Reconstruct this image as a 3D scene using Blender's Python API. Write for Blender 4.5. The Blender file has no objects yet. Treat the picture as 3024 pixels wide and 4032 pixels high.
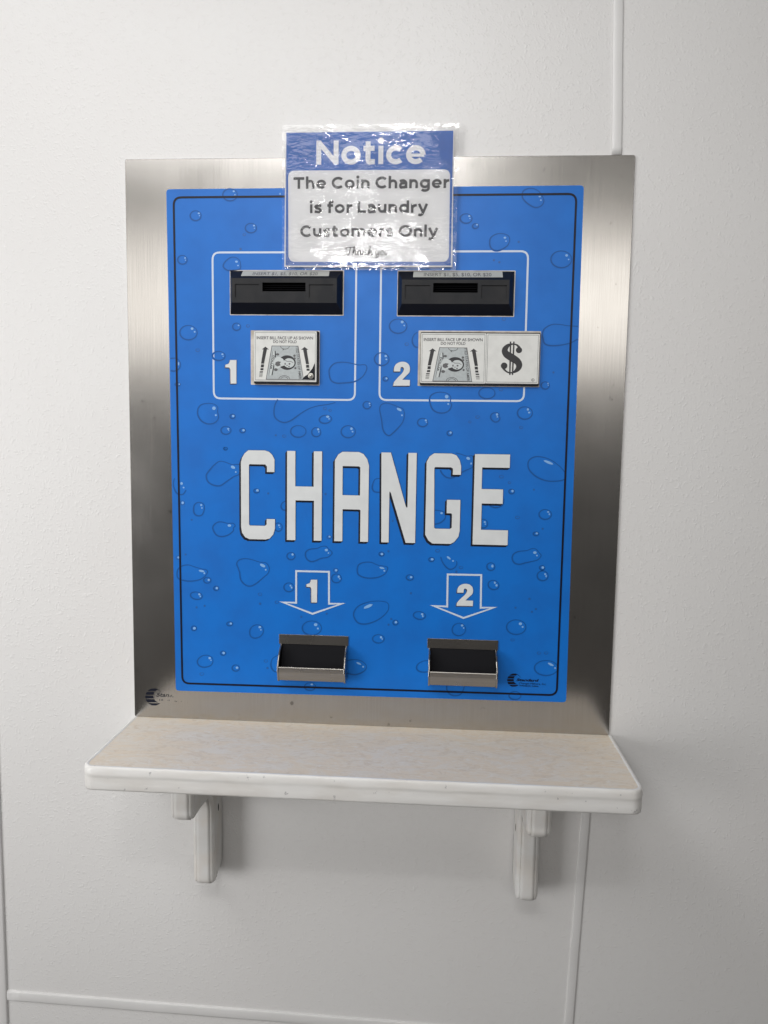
import bpy, bmesh, math, random
from mathutils import Vector, noise
from mathutils.geometry import tessellate_polygon

random.seed(7)
sc = bpy.context.scene
col = sc.collection

# ---------------------------------------------------------------- camera
cam_data = bpy.data.cameras.new('camera')
cam = bpy.data.objects.new('camera', cam_data)
col.objects.link(cam)
cam_data.sensor_fit = 'HORIZONTAL'
cam_data.sensor_width = 36.0
cam_data.sensor_height = 48.0
cam_data.lens = 35.714
cam_data.clip_start = 0.05
cam_data.clip_end = 100
cam.location = (0.10669, -1.28502, 1.50254)
cam.rotation_euler = (1.4719539, -0.0150411, 0.0660392)
sc.camera = cam
sc.render.resolution_x, sc.render.resolution_y = 768, 1024

# ---------------------------------------------------------------- the room's ambient light
world = bpy.data.worlds.new('World')
sc.world = world
world.use_nodes = True
wn, wl = world.node_tree.nodes, world.node_tree.links
wn.clear()
w_out = wn.new('ShaderNodeOutputWorld')
w_bg = wn.new('ShaderNodeBackground')
w_tc = wn.new('ShaderNodeTexCoord')
w_sep = wn.new('ShaderNodeSeparateXYZ')
w_map = wn.new('ShaderNodeMapRange')
w_map.inputs['From Min'].default_value = -1
w_map.inputs['From Max'].default_value = 1
w_ramp = wn.new('ShaderNodeValToRGB')
els = [(-90, (.03, .028, .025)), (-36, (.06, .056, .05)), (-21, (.095, .087, .08)), (-9, (.072, .07, .068)), (-3, (.09, .088, .086)),
       (3, (.15, .145, .14)), (8, (.28, .27, .26)), (16, (.28, .275, .26)), (21, (.30, .29, .28)), (30, (.05, .05, .05)), (90, (.04, .04, .04))]
cr = w_ramp.color_ramp
while len(cr.elements) < len(els):
    cr.elements.new(0.5)
for k, (deg, c) in enumerate(els):
    cr.elements[k].position = (math.sin(math.radians(deg)) + 1) / 2
    cr.elements[k].color = (*c, 1)
wl.new(w_tc.outputs['Generated'], w_sep.inputs[0])
wl.new(w_sep.outputs['Z'], w_map.inputs['Value'])
wl.new(w_map.outputs[0], w_ramp.inputs[0])
wl.new(w_ramp.outputs[0], w_bg.inputs[0])
w_bg.inputs[1].default_value = 0.74
wl.new(w_bg.outputs[0], w_out.inputs[0])


def area(name, loc, target, sx, sy, watts, colour, spread=180):
    d = bpy.data.lights.new(name, 'AREA')
    d.shape = 'RECTANGLE'
    d.size, d.size_y = sx, sy
    d.energy = watts
    d.color = colour
    d.spread = math.radians(spread)
    o = bpy.data.objects.new(name, d)
    col.objects.link(o)
    o.location = loc
    o.rotation_euler = (Vector(target) - Vector(loc)).to_track_quat('-Z', 'Y').to_euler()
    return o


area('ceiling_light', (-.7, -1.8, 2.95), (-.2, 0, 1.5), 1.6, .6, 11.4, (1.0, .993, .986))
area('near_ceiling_light', (-1.3, -1.0, 2.95), (-.5, -.1, 1.0), 1.2, .6, 3.6, (1.0, .993, .986), 100)
area('front_window_light', (-.3, -3.4, 2.3), (-.25, 0, 1.75), 4.5, .75, 5.4, (1.0, .97, .93), 90)
area('ceiling_tube_light', (-.03, -1.95, 2.94), (0, 0, 1.9), .42, .09, 1.25, (1.0, .995, .99), 70)
area('second_tube_light', (-.30, -3.6, 2.62), (0, 0, 1.85), .5, .08, .9, (1.0, .995, .99), 70)
area('low_side_light', (-2.9, -2.2, 1.25), (-.85, 0, 1.0), 1.9, 1.7, 5.6, (1.0, .993, .986), 50)

sc.view_settings.view_transform = 'Standard'
sc.view_settings.look = 'None'
sc.view_settings.exposure = 0.22
sc.view_settings.gamma = 1.0
sc.view_settings.use_curve_mapping = False
sc.cycles.max_bounces = 8
sc.cycles.transparent_max_bounces = 12

# ---------------------------------------------------------------- traced artwork, mm on the machine's front (x from its middle, z from its foot)
DROPS = [
 ('c',[(-225.7,894.6),(-226.3,891.6),(-228.1,889.0),(-230.8,886.8),(-234.2,885.5),(-238.0,885.0),(-241.8,885.5),(-245.2,886.9),(-248.0,889.1),(-249.7,891.8),(-250.3,894.7),(-249.7,897.7),(-247.9,900.4),(-245.2,902.5),(-241.7,903.8),(-237.9,904.3),(-234.1,903.8),(-230.7,902.4),(-228.0,900.3),(-226.3,897.6)]),
 ('c',[(-286.8,861.6),(-287.3,859.2),(-288.6,856.9),(-290.7,855.2),(-293.3,854.1),(-296.1,853.7),(-299.0,854.1),(-301.6,855.2),(-303.6,857.0),(-304.9,859.2),(-305.4,861.7),(-304.9,864.1),(-303.5,866.3),(-301.5,868.1),(-298.9,869.2),(-296.0,869.6),(-293.1,869.2),(-290.5,868.0),(-288.5,866.3),(-287.2,864.1)]),
 ('c',[(-193.8,841.5),(-194.2,839.1),(-195.6,837.0),(-197.7,835.3),(-200.4,834.2),(-203.3,833.9),(-206.3,834.3),(-208.9,835.3),(-211.0,837.0),(-212.4,839.2),(-212.8,841.5),(-212.4,843.9),(-211.0,846.0),(-208.9,847.7),(-206.2,848.8),(-203.3,849.2),(-200.3,848.8),(-197.7,847.7),(-195.6,846.0),(-194.2,843.9)]),
 ('s',[(-212.1,831.1),(-212.4,830.1),(-213.2,829.4),(-214.4,829.2),(-215.6,829.4),(-216.4,830.1),(-216.7,831.1),(-216.4,832.1),(-215.5,832.8),(-214.4,833.0),(-213.2,832.8),(-212.4,832.1)]),
 ('d',[(-218.4,807.9),(-219.1,806.4),(-220.7,805.8),(-222.2,806.4),(-222.9,807.9),(-222.2,809.4),(-220.6,810.1),(-219.1,809.4)]),
 ('c',[(-311.1,790.6),(-311.5,788.4),(-312.7,786.4),(-314.5,784.8),(-316.8,783.8),(-319.3,783.4),(-321.8,783.8),(-324.0,784.8),(-325.8,786.4),(-326.9,788.4),(-327.3,790.6),(-326.9,792.8),(-325.7,794.8),(-323.9,796.4),(-321.6,797.4),(-319.1,797.7),(-316.6,797.4),(-314.4,796.4),(-312.6,794.8),(-311.5,792.8)]),
 ('c',[(-250.2,780.5),(-247.0,787.2),(-238.5,793.9),(-230.0,794.6),(-223.0,790.2),(-221.0,783.5),(-222.6,775.3),(-240.1,773.1),(-247.1,776.0)]),
 ('c',[(-221.1,681.6),(-221.4,679.8),(-222.4,678.1),(-223.9,676.7),(-225.9,675.9),(-228.0,675.5),(-230.1,675.8),(-232.0,676.7),(-233.5,678.0),(-234.5,679.7),(-234.8,681.5),(-234.5,683.4),(-233.5,685.1),(-232.0,686.4),(-230.1,687.3),(-227.9,687.6),(-225.8,687.3),(-223.9,686.5),(-222.4,685.2),(-221.4,683.5)]),
 ('s',[(-205.8,683.1),(-206.2,681.9),(-207.2,681.1),(-208.6,680.8),(-210.0,681.1),(-211.1,681.9),(-211.4,683.0),(-211.1,684.2),(-210.0,685.0),(-208.6,685.3),(-207.2,685.0),(-206.2,684.2)]),
 ('c',[(-295.2,671.5),(-296.0,667.8),(-298.1,664.4),(-301.5,661.8),(-305.6,660.0),(-310.3,659.4),(-314.9,660.0),(-319.1,661.6),(-322.3,664.3),(-324.4,667.6),(-325.1,671.3),(-324.3,675.0),(-322.2,678.4),(-318.8,681.0),(-314.6,682.8),(-310.0,683.4),(-305.4,682.8),(-301.3,681.1),(-298.0,678.5),(-295.9,675.2)]),
 ('c',[(238.9,891.5),(240.8,898.6),(250.9,902.4),(262.7,899.2),(270.3,890.7),(273.5,882.1),(269.4,875.0),(260.0,872.5),(248.8,877.9),(240.5,885.8)]),
 ('c',[(159.6,855.6),(159.2,853.3),(157.9,851.2),(155.8,849.6),(153.2,848.5),(150.2,848.2),(147.2,848.5),(144.5,849.6),(142.3,851.3),(140.9,853.4),(140.4,855.7),(140.8,858.0),(142.1,860.1),(144.2,861.7),(146.9,862.8),(149.8,863.1),(152.8,862.8),(155.5,861.7),(157.7,860.0),(159.1,857.9)]),
 ('c',[(170.4,844.6),(170.4,843.5),(169.9,842.3),(168.9,841.3),(167.7,840.6),(166.2,840.1),(164.6,840.0),(163.1,840.3),(161.9,841.0),(161.0,841.9),(160.5,843.0),(160.5,844.2),(161.0,845.3),(161.9,846.3),(163.2,847.1),(164.7,847.5),(166.2,847.6),(167.7,847.3),(169.0,846.7),(169.9,845.7)]),
 ('c',[(189.0,815.6),(190.2,825.0),(198.9,831.0),(209.2,831.9),(218.4,828.6),(221.0,822.1),(217.9,813.4),(208.5,806.9),(199.6,805.0),(192.2,808.4)]),
 ('d',[(237.4,818.9),(236.9,817.6),(235.6,817.0),(234.2,817.6),(233.6,818.9),(234.1,820.2),(235.4,820.7),(236.8,820.2)]),
 ('d',[(198.4,790.0),(197.9,788.7),(196.6,788.1),(195.2,788.7),(194.6,790.0),(195.2,791.3),(196.5,791.8),(197.8,791.3)]),
 ('d',[(207.3,786.8),(206.7,785.5),(205.4,784.9),(204.1,785.5),(203.5,786.8),(204.0,788.1),(205.3,788.6),(206.7,788.1)]),
 ('c',[(321.3,791.4),(320.6,787.3),(318.4,783.6),(314.8,780.7),(310.2,778.8),(305.1,778.2),(299.9,778.8),(295.2,780.7),(291.3,783.6),(288.8,787.3),(287.9,791.4),(288.5,795.5),(290.8,799.2),(294.4,802.2),(299.0,804.1),(304.1,804.7),(309.3,804.0),(314.0,802.2),(317.8,799.2),(320.3,795.5)]),
 ('s',[(218.5,696.5),(218.1,695.3),(217.1,694.5),(215.6,694.1),(214.1,694.4),(213.0,695.3),(212.5,696.5),(212.9,697.7),(213.9,698.5),(215.4,698.8),(216.9,698.5),(218.0,697.7)]),
 ('o',[(335.4,685.4),(320.3,686.2),(304.0,688.5),(292.2,687.7),(281.4,681.0),(278.3,671.6),(279.7,665.7),(282.6,657.6),(291.9,654.3),(308.2,655.1),(324.3,658.9),(335.9,665.2)]),
 ('s',[(-291.4,642.4),(-291.8,641.2),(-293.1,640.3),(-294.7,639.9),(-296.4,640.3),(-297.6,641.1),(-298.0,642.4),(-297.5,643.6),(-296.3,644.5),(-294.7,644.8),(-293.0,644.5),(-291.8,643.6)]),
 ('c',[(-247.6,633.3),(-248.1,631.0),(-249.7,628.8),(-252.2,627.1),(-255.2,626.0),(-258.6,625.6),(-262.0,626.0),(-265.1,627.0),(-267.5,628.7),(-269.1,630.8),(-269.6,633.1),(-269.0,635.5),(-267.4,637.6),(-265.0,639.3),(-261.9,640.4),(-258.5,640.8),(-255.1,640.5),(-252.1,639.4),(-249.7,637.8),(-248.1,635.7)]),
 ('o',[(-341.9,628.3),(-333.0,628.8),(-326.8,625.0),(-324.5,618.9),(-326.9,611.3),(-334.9,607.3),(-341.6,608.0)]),
 ('c',[(-325.2,585.2),(-325.8,583.8),(-327.4,582.7),(-329.6,582.3),(-331.9,582.7),(-333.5,583.7),(-334.1,585.1),(-333.4,586.5),(-331.8,587.5),(-329.6,587.9),(-327.4,587.5),(-325.7,586.5)]),
 ('c',[(-296.0,539.2),(-294.3,546.2),(-288.7,551.7),(-278.4,553.8),(-267.3,552.7),(-261.0,547.4),(-261.4,539.7),(-259.6,532.0),(-262.8,524.2),(-270.7,519.8),(-280.3,519.6),(-289.7,524.6),(-294.8,532.3)]),
 ('c',[(-231.1,532.7),(-231.7,530.8),(-233.3,529.4),(-235.5,528.9),(-237.7,529.4),(-239.4,530.7),(-239.9,532.5),(-239.3,534.4),(-237.7,535.8),(-235.5,536.3),(-233.3,535.8),(-231.7,534.5)]),
 ('c',[(-238.3,509.1),(-238.8,506.9),(-240.0,505.0),(-241.9,503.5),(-244.4,502.5),(-247.1,502.1),(-249.8,502.4),(-252.2,503.3),(-254.1,504.8),(-255.3,506.7),(-255.7,508.8),(-255.3,510.9),(-254.0,512.8),(-252.1,514.4),(-249.7,515.4),(-247.0,515.7),(-244.3,515.4),(-241.9,514.5),(-240.0,513.0),(-238.7,511.2)]),
 ('c',[(-213.5,508.9),(-214.1,507.1),(-215.9,505.7),(-218.3,505.2),(-220.6,505.6),(-222.3,507.0),(-223.0,508.8),(-222.3,510.7),(-220.6,512.1),(-218.2,512.6),(-215.9,512.1),(-214.1,510.8)]),
 ('o',[(-158.0,561.7),(-162.7,553.2),(-164.7,540.9),(-162.7,531.7),(-155.6,525.7),(-146.2,523.5),(-136.0,526.7),(-125.9,533.8),(-115.0,541.6),(-102.6,548.2),(-88.6,552.3),(-73.1,554.6),(-60.3,557.8)]),
 ('c',[(-109.9,509.1),(-110.5,506.0),(-112.3,503.2),(-115.2,501.0),(-118.9,499.5),(-122.9,499.0),(-127.0,499.4),(-130.7,500.8),(-133.6,502.9),(-135.5,505.6),(-136.1,508.7),(-135.5,511.7),(-133.6,514.5),(-130.7,516.7),(-127.1,518.2),(-123.0,518.7),(-119.0,518.3),(-115.3,517.0),(-112.4,514.8),(-110.5,512.1)]),
 ('d',[(-159.7,501.9),(-160.2,500.5),(-161.5,500.0),(-162.9,500.5),(-163.4,501.8),(-162.9,503.1),(-161.5,503.7),(-160.2,503.2)]),
 ('s',[(-143.8,500.7),(-144.2,499.6),(-145.4,498.8),(-146.9,498.5),(-148.5,498.8),(-149.6,499.5),(-150.1,500.6),(-149.7,501.7),(-148.5,502.5),(-146.9,502.8),(-145.4,502.5),(-144.2,501.8)]),
 ('s',[(-244.8,477.9),(-245.2,476.6),(-246.4,475.7),(-248.0,475.3),(-249.6,475.6),(-250.7,476.5),(-251.2,477.8),(-250.7,479.0),(-249.6,480.0),(-248.0,480.3),(-246.4,480.0),(-245.2,479.1)]),
 ('c',[(-281.7,431.2),(-278.5,437.5),(-268.8,448.7),(-259.2,455.9),(-249.7,455.3),(-237.0,451.1),(-222.7,450.8),(-221.1,441.7),(-225.9,433.8),(-233.9,430.5),(-246.7,421.6),(-257.9,414.4),(-270.6,415.7),(-279.4,421.8)]),
 ('c',[(-71.4,606.0),(-70.0,615.1),(-61.5,622.8),(-47.7,624.7),(-35.4,623.3),(-23.1,620.4),(-12.3,620.9),(-8.4,617.2),(-9.9,609.7),(-16.7,599.8),(-28.9,592.8),(-47.4,590.4),(-59.7,590.2),(-68.2,594.7)]),
 ('c',[(28.5,630.3),(28.0,627.1),(26.3,624.1),(23.6,621.8),(20.3,620.2),(16.5,619.7),(12.7,620.2),(9.3,621.6),(6.5,623.9),(4.7,626.9),(4.1,630.1),(4.7,633.4),(6.4,636.3),(9.0,638.7),(12.4,640.2),(16.2,640.7),(20.0,640.2),(23.4,638.8),(26.1,636.5),(27.9,633.6)]),
 ('c',[(27.5,598.0),(27.0,596.1),(25.4,594.8),(23.3,594.3),(21.1,594.8),(19.6,596.1),(19.0,597.9),(19.5,599.7),(21.1,601.0),(23.2,601.5),(25.3,601.1),(26.9,599.8)]),
 ('o',[(75.2,674.7),(69.2,670.2),(66.3,662.8),(67.2,656.1),(71.1,650.9),(75.7,649.9)]),
 ('c',[(57.2,684.1),(56.6,680.5),(54.6,677.2),(51.4,674.6),(47.4,673.0),(42.9,672.4),(38.3,672.9),(34.2,674.5),(31.0,677.1),(28.9,680.3),(28.1,683.9),(28.7,687.5),(30.8,690.7),(33.9,693.3),(38.0,695.0),(42.5,695.6),(47.0,695.0),(51.1,693.4),(54.3,690.8),(56.4,687.6)]),
 ('s',[(60.4,655.0),(60.0,653.8),(58.9,653.0),(57.4,652.7),(55.9,653.0),(54.8,653.8),(54.3,654.9),(54.7,656.1),(55.8,656.9),(57.3,657.2),(58.8,656.9),(60.0,656.1)]),
 ('s',[(-75.2,547.9),(-75.5,546.8),(-76.5,546.0),(-77.9,545.7),(-79.3,546.0),(-80.4,546.8),(-80.7,547.8),(-80.4,548.9),(-79.4,549.7),(-78.0,550.0),(-76.6,549.7),(-75.5,549.0)]),
 ('s',[(-66.7,544.9),(-67.1,544.1),(-67.9,543.5),(-69.1,543.2),(-70.2,543.4),(-71.1,544.0),(-71.4,544.9),(-71.1,545.7),(-70.3,546.4),(-69.1,546.6),(-67.9,546.4),(-67.1,545.8)]),
 ('c',[(-66.6,531.4),(-66.8,529.3),(-68.0,527.2),(-70.1,525.4),(-72.8,524.0),(-76.0,523.1),(-79.3,523.0),(-82.4,523.5),(-84.9,524.6),(-86.7,526.2),(-87.5,528.2),(-87.3,530.4),(-86.1,532.4),(-84.0,534.3),(-81.2,535.7),(-78.0,536.5),(-74.8,536.6),(-71.7,536.1),(-69.2,535.0),(-67.4,533.4)]),
 ('c',[(-84.7,508.2),(-85.0,505.8),(-86.1,503.7),(-87.8,501.9),(-90.0,500.8),(-92.4,500.4),(-94.8,500.7),(-97.0,501.8),(-98.7,503.5),(-99.9,505.6),(-100.3,508.0),(-99.9,510.4),(-98.8,512.5),(-97.1,514.2),(-94.9,515.4),(-92.5,515.8),(-90.1,515.4),(-87.9,514.4),(-86.2,512.7),(-85.1,510.6)]),
 ('c',[(-26.3,509.8),(-26.8,506.7),(-28.5,503.8),(-31.1,501.6),(-34.5,500.1),(-38.2,499.5),(-42.0,500.0),(-45.4,501.3),(-48.1,503.5),(-49.8,506.3),(-50.4,509.5),(-49.9,512.6),(-48.2,515.5),(-45.5,517.7),(-42.2,519.2),(-38.4,519.8),(-34.7,519.3),(-31.3,517.9),(-28.6,515.7),(-26.9,512.9)]),
 ('c',[(-0.4,554.3),(-0.7,552.4),(-1.6,550.7),(-3.1,549.4),(-5.0,548.5),(-7.1,548.1),(-9.2,548.4),(-11.1,549.3),(-12.6,550.6),(-13.6,552.3),(-14.0,554.1),(-13.6,556.0),(-12.7,557.7),(-11.2,559.1),(-9.3,560.0),(-7.2,560.3),(-5.2,560.0),(-3.3,559.2),(-1.7,557.9),(-0.7,556.2)]),
 ('c',[(14.0,547.8),(16.2,554.7),(23.8,558.1),(33.1,556.4),(43.9,552.4),(52.4,549.0),(55.6,540.7),(53.5,528.5),(47.5,519.3),(38.4,510.0),(30.8,504.1),(23.9,507.5),(19.6,515.8),(17.8,528.0),(15.7,538.7)]),
 ('c',[(94.7,526.8),(94.4,524.6),(93.2,522.7),(91.3,521.1),(89.0,520.1),(86.3,519.7),(83.7,520.0),(81.2,521.0),(79.3,522.5),(78.1,524.4),(77.6,526.6),(78.0,528.7),(79.2,530.7),(81.0,532.3),(83.4,533.3),(86.0,533.7),(88.7,533.4),(91.1,532.4),(93.0,530.9),(94.3,529.0)]),
 ('c',[(97.2,561.7),(98.5,570.8),(107.6,576.2),(119.7,576.8),(128.9,573.4),(132.1,567.4),(131.4,561.4),(133.4,556.1),(130.2,547.8),(122.0,543.1),(111.3,543.4),(102.1,548.9)]),
 ('c',[(136.0,509.6),(135.5,507.6),(133.9,506.1),(131.7,505.6),(129.5,506.1),(127.8,507.5),(127.2,509.5),(127.7,511.5),(129.3,512.9),(131.5,513.5),(133.7,513.0),(135.4,511.6)]),
 ('c',[(204.5,576.5),(204.0,573.6),(202.2,571.0),(199.3,568.9),(195.6,567.6),(191.6,567.1),(187.4,567.5),(183.7,568.8),(180.7,570.8),(178.7,573.4),(178.0,576.2),(178.6,579.1),(180.4,581.7),(183.3,583.8),(186.9,585.2),(191.0,585.7),(195.1,585.3),(198.9,584.0),(201.9,582.0),(203.8,579.4)]),
 ('s',[(217.4,583.0),(217.0,581.6),(215.9,580.6),(214.2,580.2),(212.6,580.6),(211.3,581.6),(210.8,582.9),(211.2,584.2),(212.4,585.2),(214.1,585.6),(215.7,585.3),(217.0,584.3)]),
 ('c',[(292.6,589.9),(292.4,588.1),(291.5,586.4),(290.1,585.1),(288.3,584.2),(286.3,583.9),(284.3,584.1),(282.4,585.0),(280.9,586.3),(279.9,587.9),(279.5,589.8),(279.8,591.6),(280.6,593.3),(282.1,594.6),(283.9,595.5),(285.9,595.8),(287.9,595.5),(289.8,594.7),(291.3,593.4),(292.3,591.7)]),
 ('d',[(300.4,611.1),(299.9,609.9),(298.6,609.3),(297.4,609.8),(296.8,611.1),(297.3,612.3),(298.5,612.9),(299.8,612.4)]),
 ('s',[(180.2,537.9),(180.1,536.7),(179.1,535.6),(177.6,534.8),(175.9,534.7),(174.5,535.2),(173.8,536.1),(173.9,537.3),(174.8,538.5),(176.3,539.2),(178.0,539.4),(179.4,538.9)]),
 ('s',[(166.7,528.9),(166.5,528.0),(165.7,527.3),(164.6,527.0),(163.6,527.2),(162.8,527.9),(162.5,528.8),(162.7,529.7),(163.5,530.4),(164.6,530.7),(165.6,530.4),(166.4,529.8)]),
 ('c',[(198.4,537.3),(200.6,542.6),(207.3,544.7),(212.2,542.5),(212.0,538.6),(213.9,535.3),(211.5,530.7),(206.2,529.1),(200.9,532.1)]),
 ('c',[(266.7,544.7),(266.2,541.5),(264.6,538.7),(261.9,536.4),(258.5,534.9),(254.7,534.3),(250.9,534.7),(247.4,536.2),(244.6,538.4),(242.8,541.2),(242.1,544.4),(242.6,547.5),(244.3,550.4),(246.9,552.7),(250.3,554.2),(254.1,554.7),(257.9,554.3),(261.4,552.9),(264.2,550.7),(266.0,547.8)]),
 ('s',[(251.7,520.7),(251.4,519.7),(250.4,519.0),(249.1,518.7),(247.7,518.9),(246.7,519.6),(246.3,520.6),(246.6,521.6),(247.6,522.3),(249.0,522.6),(250.3,522.4),(251.3,521.7)]),
 ('o',[(142.3,477.0),(150.7,475.2),(161.5,471.8),(170.6,472.0),(171.1,454.9),(162.0,449.3),(153.0,444.6),(139.4,435.9),(128.7,435.7),(120.9,441.7),(117.4,447.8)]),
 ('c',[(262.6,456.5),(263.3,465.6),(270.6,471.8),(281.1,473.1),(296.3,469.5),(310.2,461.1),(321.1,450.7),(325.2,442.4),(321.7,435.4),(308.2,432.9),(293.1,433.4),(277.8,439.2),(266.9,448.2)]),
 ('s',[(222.5,438.9),(222.1,437.7),(220.9,436.8),(219.2,436.4),(217.6,436.7),(216.3,437.6),(215.8,438.8),(216.2,440.1),(217.4,441.0),(219.1,441.3),(220.8,441.0),(222.0,440.2)]),
 ('s',[(235.3,429.2),(235.0,428.3),(234.2,427.6),(233.0,427.3),(231.9,427.6),(231.0,428.2),(230.7,429.1),(231.0,430.1),(231.8,430.8),(232.9,431.0),(234.1,430.8),(234.9,430.1)]),
 ('c',[(241.3,414.5),(240.8,412.5),(239.2,411.1),(236.9,410.5),(234.6,411.0),(232.9,412.4),(232.2,414.3),(232.8,416.2),(234.4,417.6),(236.7,418.2),(239.0,417.7),(240.7,416.4)]),
 ('d',[(275.2,418.2),(274.8,417.0),(273.6,416.4),(272.4,416.9),(271.8,418.1),(272.3,419.4),(273.5,419.9),(274.7,419.4)]),
 ('o',[(201.1,389.6),(211.1,386.7),(222.4,391.0),(224.7,402.1)]),
 ('c',[(303.9,377.3),(303.5,374.7),(302.1,372.4),(299.9,370.5),(297.1,369.2),(293.9,368.8),(290.7,369.1),(287.8,370.2),(285.4,372.0),(283.9,374.3),(283.3,376.9),(283.7,379.4),(285.1,381.8),(287.3,383.7),(290.1,384.9),(293.3,385.4),(296.5,385.0),(299.4,383.9),(301.7,382.1),(303.3,379.9)]),
 ('s',[(251.6,371.1),(251.1,369.9),(249.8,369.0),(248.0,368.7),(246.1,368.9),(244.8,369.8),(244.2,370.9),(244.7,372.1),(246.0,372.9),(247.8,373.3),(249.7,373.0),(251.0,372.2)]),
 ('d',[(292.0,353.0),(291.5,351.6),(290.3,351.1),(289.0,351.6),(288.4,352.9),(288.9,354.2),(290.1,354.8),(291.4,354.3)]),
 ('c',[(284.1,344.3),(283.6,342.7),(281.9,341.5),(279.7,341.0),(277.4,341.4),(275.7,342.5),(275.0,344.0),(275.5,345.6),(277.2,346.8),(279.4,347.2),(281.7,346.9),(283.4,345.8)]),
 ('c',[(198.6,359.5),(198.3,357.2),(197.3,355.1),(195.7,353.4),(193.7,352.3),(191.4,351.9),(189.2,352.2),(187.1,353.2),(185.4,354.8),(184.3,356.9),(183.9,359.2),(184.2,361.5),(185.2,363.6),(186.7,365.3),(188.8,366.4),(191.0,366.8),(193.3,366.5),(195.4,365.5),(197.1,363.8),(198.2,361.8)]),
 ('c',[(241.2,301.6),(243.3,308.7),(251.6,313.6),(265.3,315.5),(272.8,318.8),(280.4,318.2),(285.2,312.9),(289.2,307.5),(284.1,300.4),(273.5,297.0),(262.9,294.4),(253.8,291.8),(245.3,293.9)]),
 ('c',[(212.8,286.8),(212.5,284.8),(211.6,282.9),(210.2,281.4),(208.3,280.4),(206.2,280.0),(204.1,280.3),(202.2,281.2),(200.7,282.6),(199.7,284.4),(199.3,286.5),(199.5,288.5),(200.4,290.4),(201.9,291.9),(203.8,292.8),(205.8,293.2),(208.0,292.9),(209.9,292.1),(211.4,290.6),(212.4,288.8)]),
 ('c',[(295.9,287.1),(295.4,285.2),(293.9,283.8),(291.7,283.3),(289.6,283.7),(288.0,285.0),(287.3,286.9),(287.8,288.8),(289.4,290.2),(291.5,290.8),(293.6,290.3),(295.2,289.0)]),
 ('c',[(302.2,273.5),(301.8,270.9),(300.6,268.5),(298.6,266.6),(296.1,265.3),(293.3,264.8),(290.4,265.2),(287.9,266.3),(285.8,268.1),(284.4,270.4),(283.8,273.0),(284.2,275.7),(285.4,278.0),(287.4,280.0),(289.9,281.2),(292.7,281.7),(295.5,281.4),(298.1,280.3),(300.2,278.4),(301.6,276.1)]),
 ('c',[(220.4,253.1),(219.4,250.9),(217.7,249.0),(215.3,247.8),(212.5,247.3),(209.6,247.6),(206.9,248.7),(204.7,250.4),(203.1,252.6),(202.3,255.0),(202.4,257.5),(203.4,259.8),(205.2,261.6),(207.6,262.8),(210.3,263.3),(213.2,263.0),(215.9,261.9),(218.1,260.2),(219.7,258.0),(220.5,255.6)]),
 ('o',[(121.3,300.9),(124.3,292.4),(130.7,283.9),(137.7,280.1),(145.4,283.5),(148.8,289.8),(147.8,294.5)]),
 ('s',[(159.0,283.8),(158.6,282.7),(157.5,281.9),(156.0,281.5),(154.4,281.8),(153.3,282.6),(152.8,283.7),(153.2,284.8),(154.3,285.6),(155.9,285.9),(157.4,285.7),(158.6,284.9)]),
 ('d',[(150.2,276.5),(149.6,275.1),(148.3,274.4),(146.8,275.0),(146.2,276.4),(146.8,277.8),(148.2,278.5),(149.6,277.9)]),
 ('o',[(-144.6,390.7),(-150.6,386.6),(-152.2,380.3),(-149.0,375.6),(-144.6,374.5)]),
 ('c',[(-150.2,345.6),(-150.5,343.4),(-151.5,341.3),(-152.9,339.7),(-154.8,338.6),(-156.9,338.2),(-158.9,338.5),(-160.8,339.5),(-162.3,341.1),(-163.2,343.1),(-163.6,345.3),(-163.2,347.6),(-162.3,349.6),(-160.8,351.3),(-158.9,352.3),(-156.9,352.7),(-154.8,352.4),(-153.0,351.4),(-151.5,349.9),(-150.5,347.9)]),
 ('c',[(-189.9,407.0),(-190.5,405.3),(-192.2,404.0),(-194.5,403.5),(-196.8,403.9),(-198.5,405.1),(-199.1,406.9),(-198.5,408.6),(-196.8,409.9),(-194.5,410.4),(-192.2,410.0),(-190.5,408.7)]),
 ('d',[(-172.5,403.0),(-173.0,401.6),(-174.4,401.1),(-175.7,401.6),(-176.3,402.9),(-175.7,404.3),(-174.4,404.8),(-173.0,404.3)]),
 ('o',[(15.7,432.3),(8.0,430.3),(4.2,422.5),(3.5,414.7),(7.5,409.4),(16.0,408.5)]),
 ('d',[(-73.9,403.9),(-74.5,402.4),(-75.9,401.8),(-77.3,402.4),(-77.9,403.8),(-77.4,405.2),(-75.9,405.8),(-74.5,405.3)]),
 ('d',[(40.5,360.6),(40.0,359.5),(38.9,359.0),(37.7,359.4),(37.2,360.6),(37.7,361.7),(38.8,362.2),(40.0,361.8)]),
 ('o',[(109.5,380.4),(119.5,379.5),(125.8,376.8),(127.5,367.6),(120.0,359.6),(110.0,356.3)]),
 ('s',[(-65.4,330.5),(-65.9,329.1),(-67.3,328.0),(-69.2,327.6),(-71.1,327.9),(-72.5,328.9),(-73.0,330.3),(-72.5,331.8),(-71.1,332.9),(-69.2,333.3),(-67.4,332.9),(-66.0,331.9)]),
 ('c',[(-110.2,299.0),(-107.8,305.4),(-101.5,308.8),(-90.4,310.3),(-82.5,313.7),(-74.6,314.2),(-69.8,309.5),(-63.8,303.3),(-70.5,296.0),(-82.4,293.3),(-91.9,289.1),(-99.8,287.3),(-107.0,291.1)]),
 ('c',[(25.2,303.5),(24.7,301.8),(23.1,300.5),(20.9,299.9),(18.7,300.4),(17.1,301.6),(16.5,303.3),(17.0,305.1),(18.6,306.4),(20.8,306.9),(23.0,306.5),(24.6,305.3)]),
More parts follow.
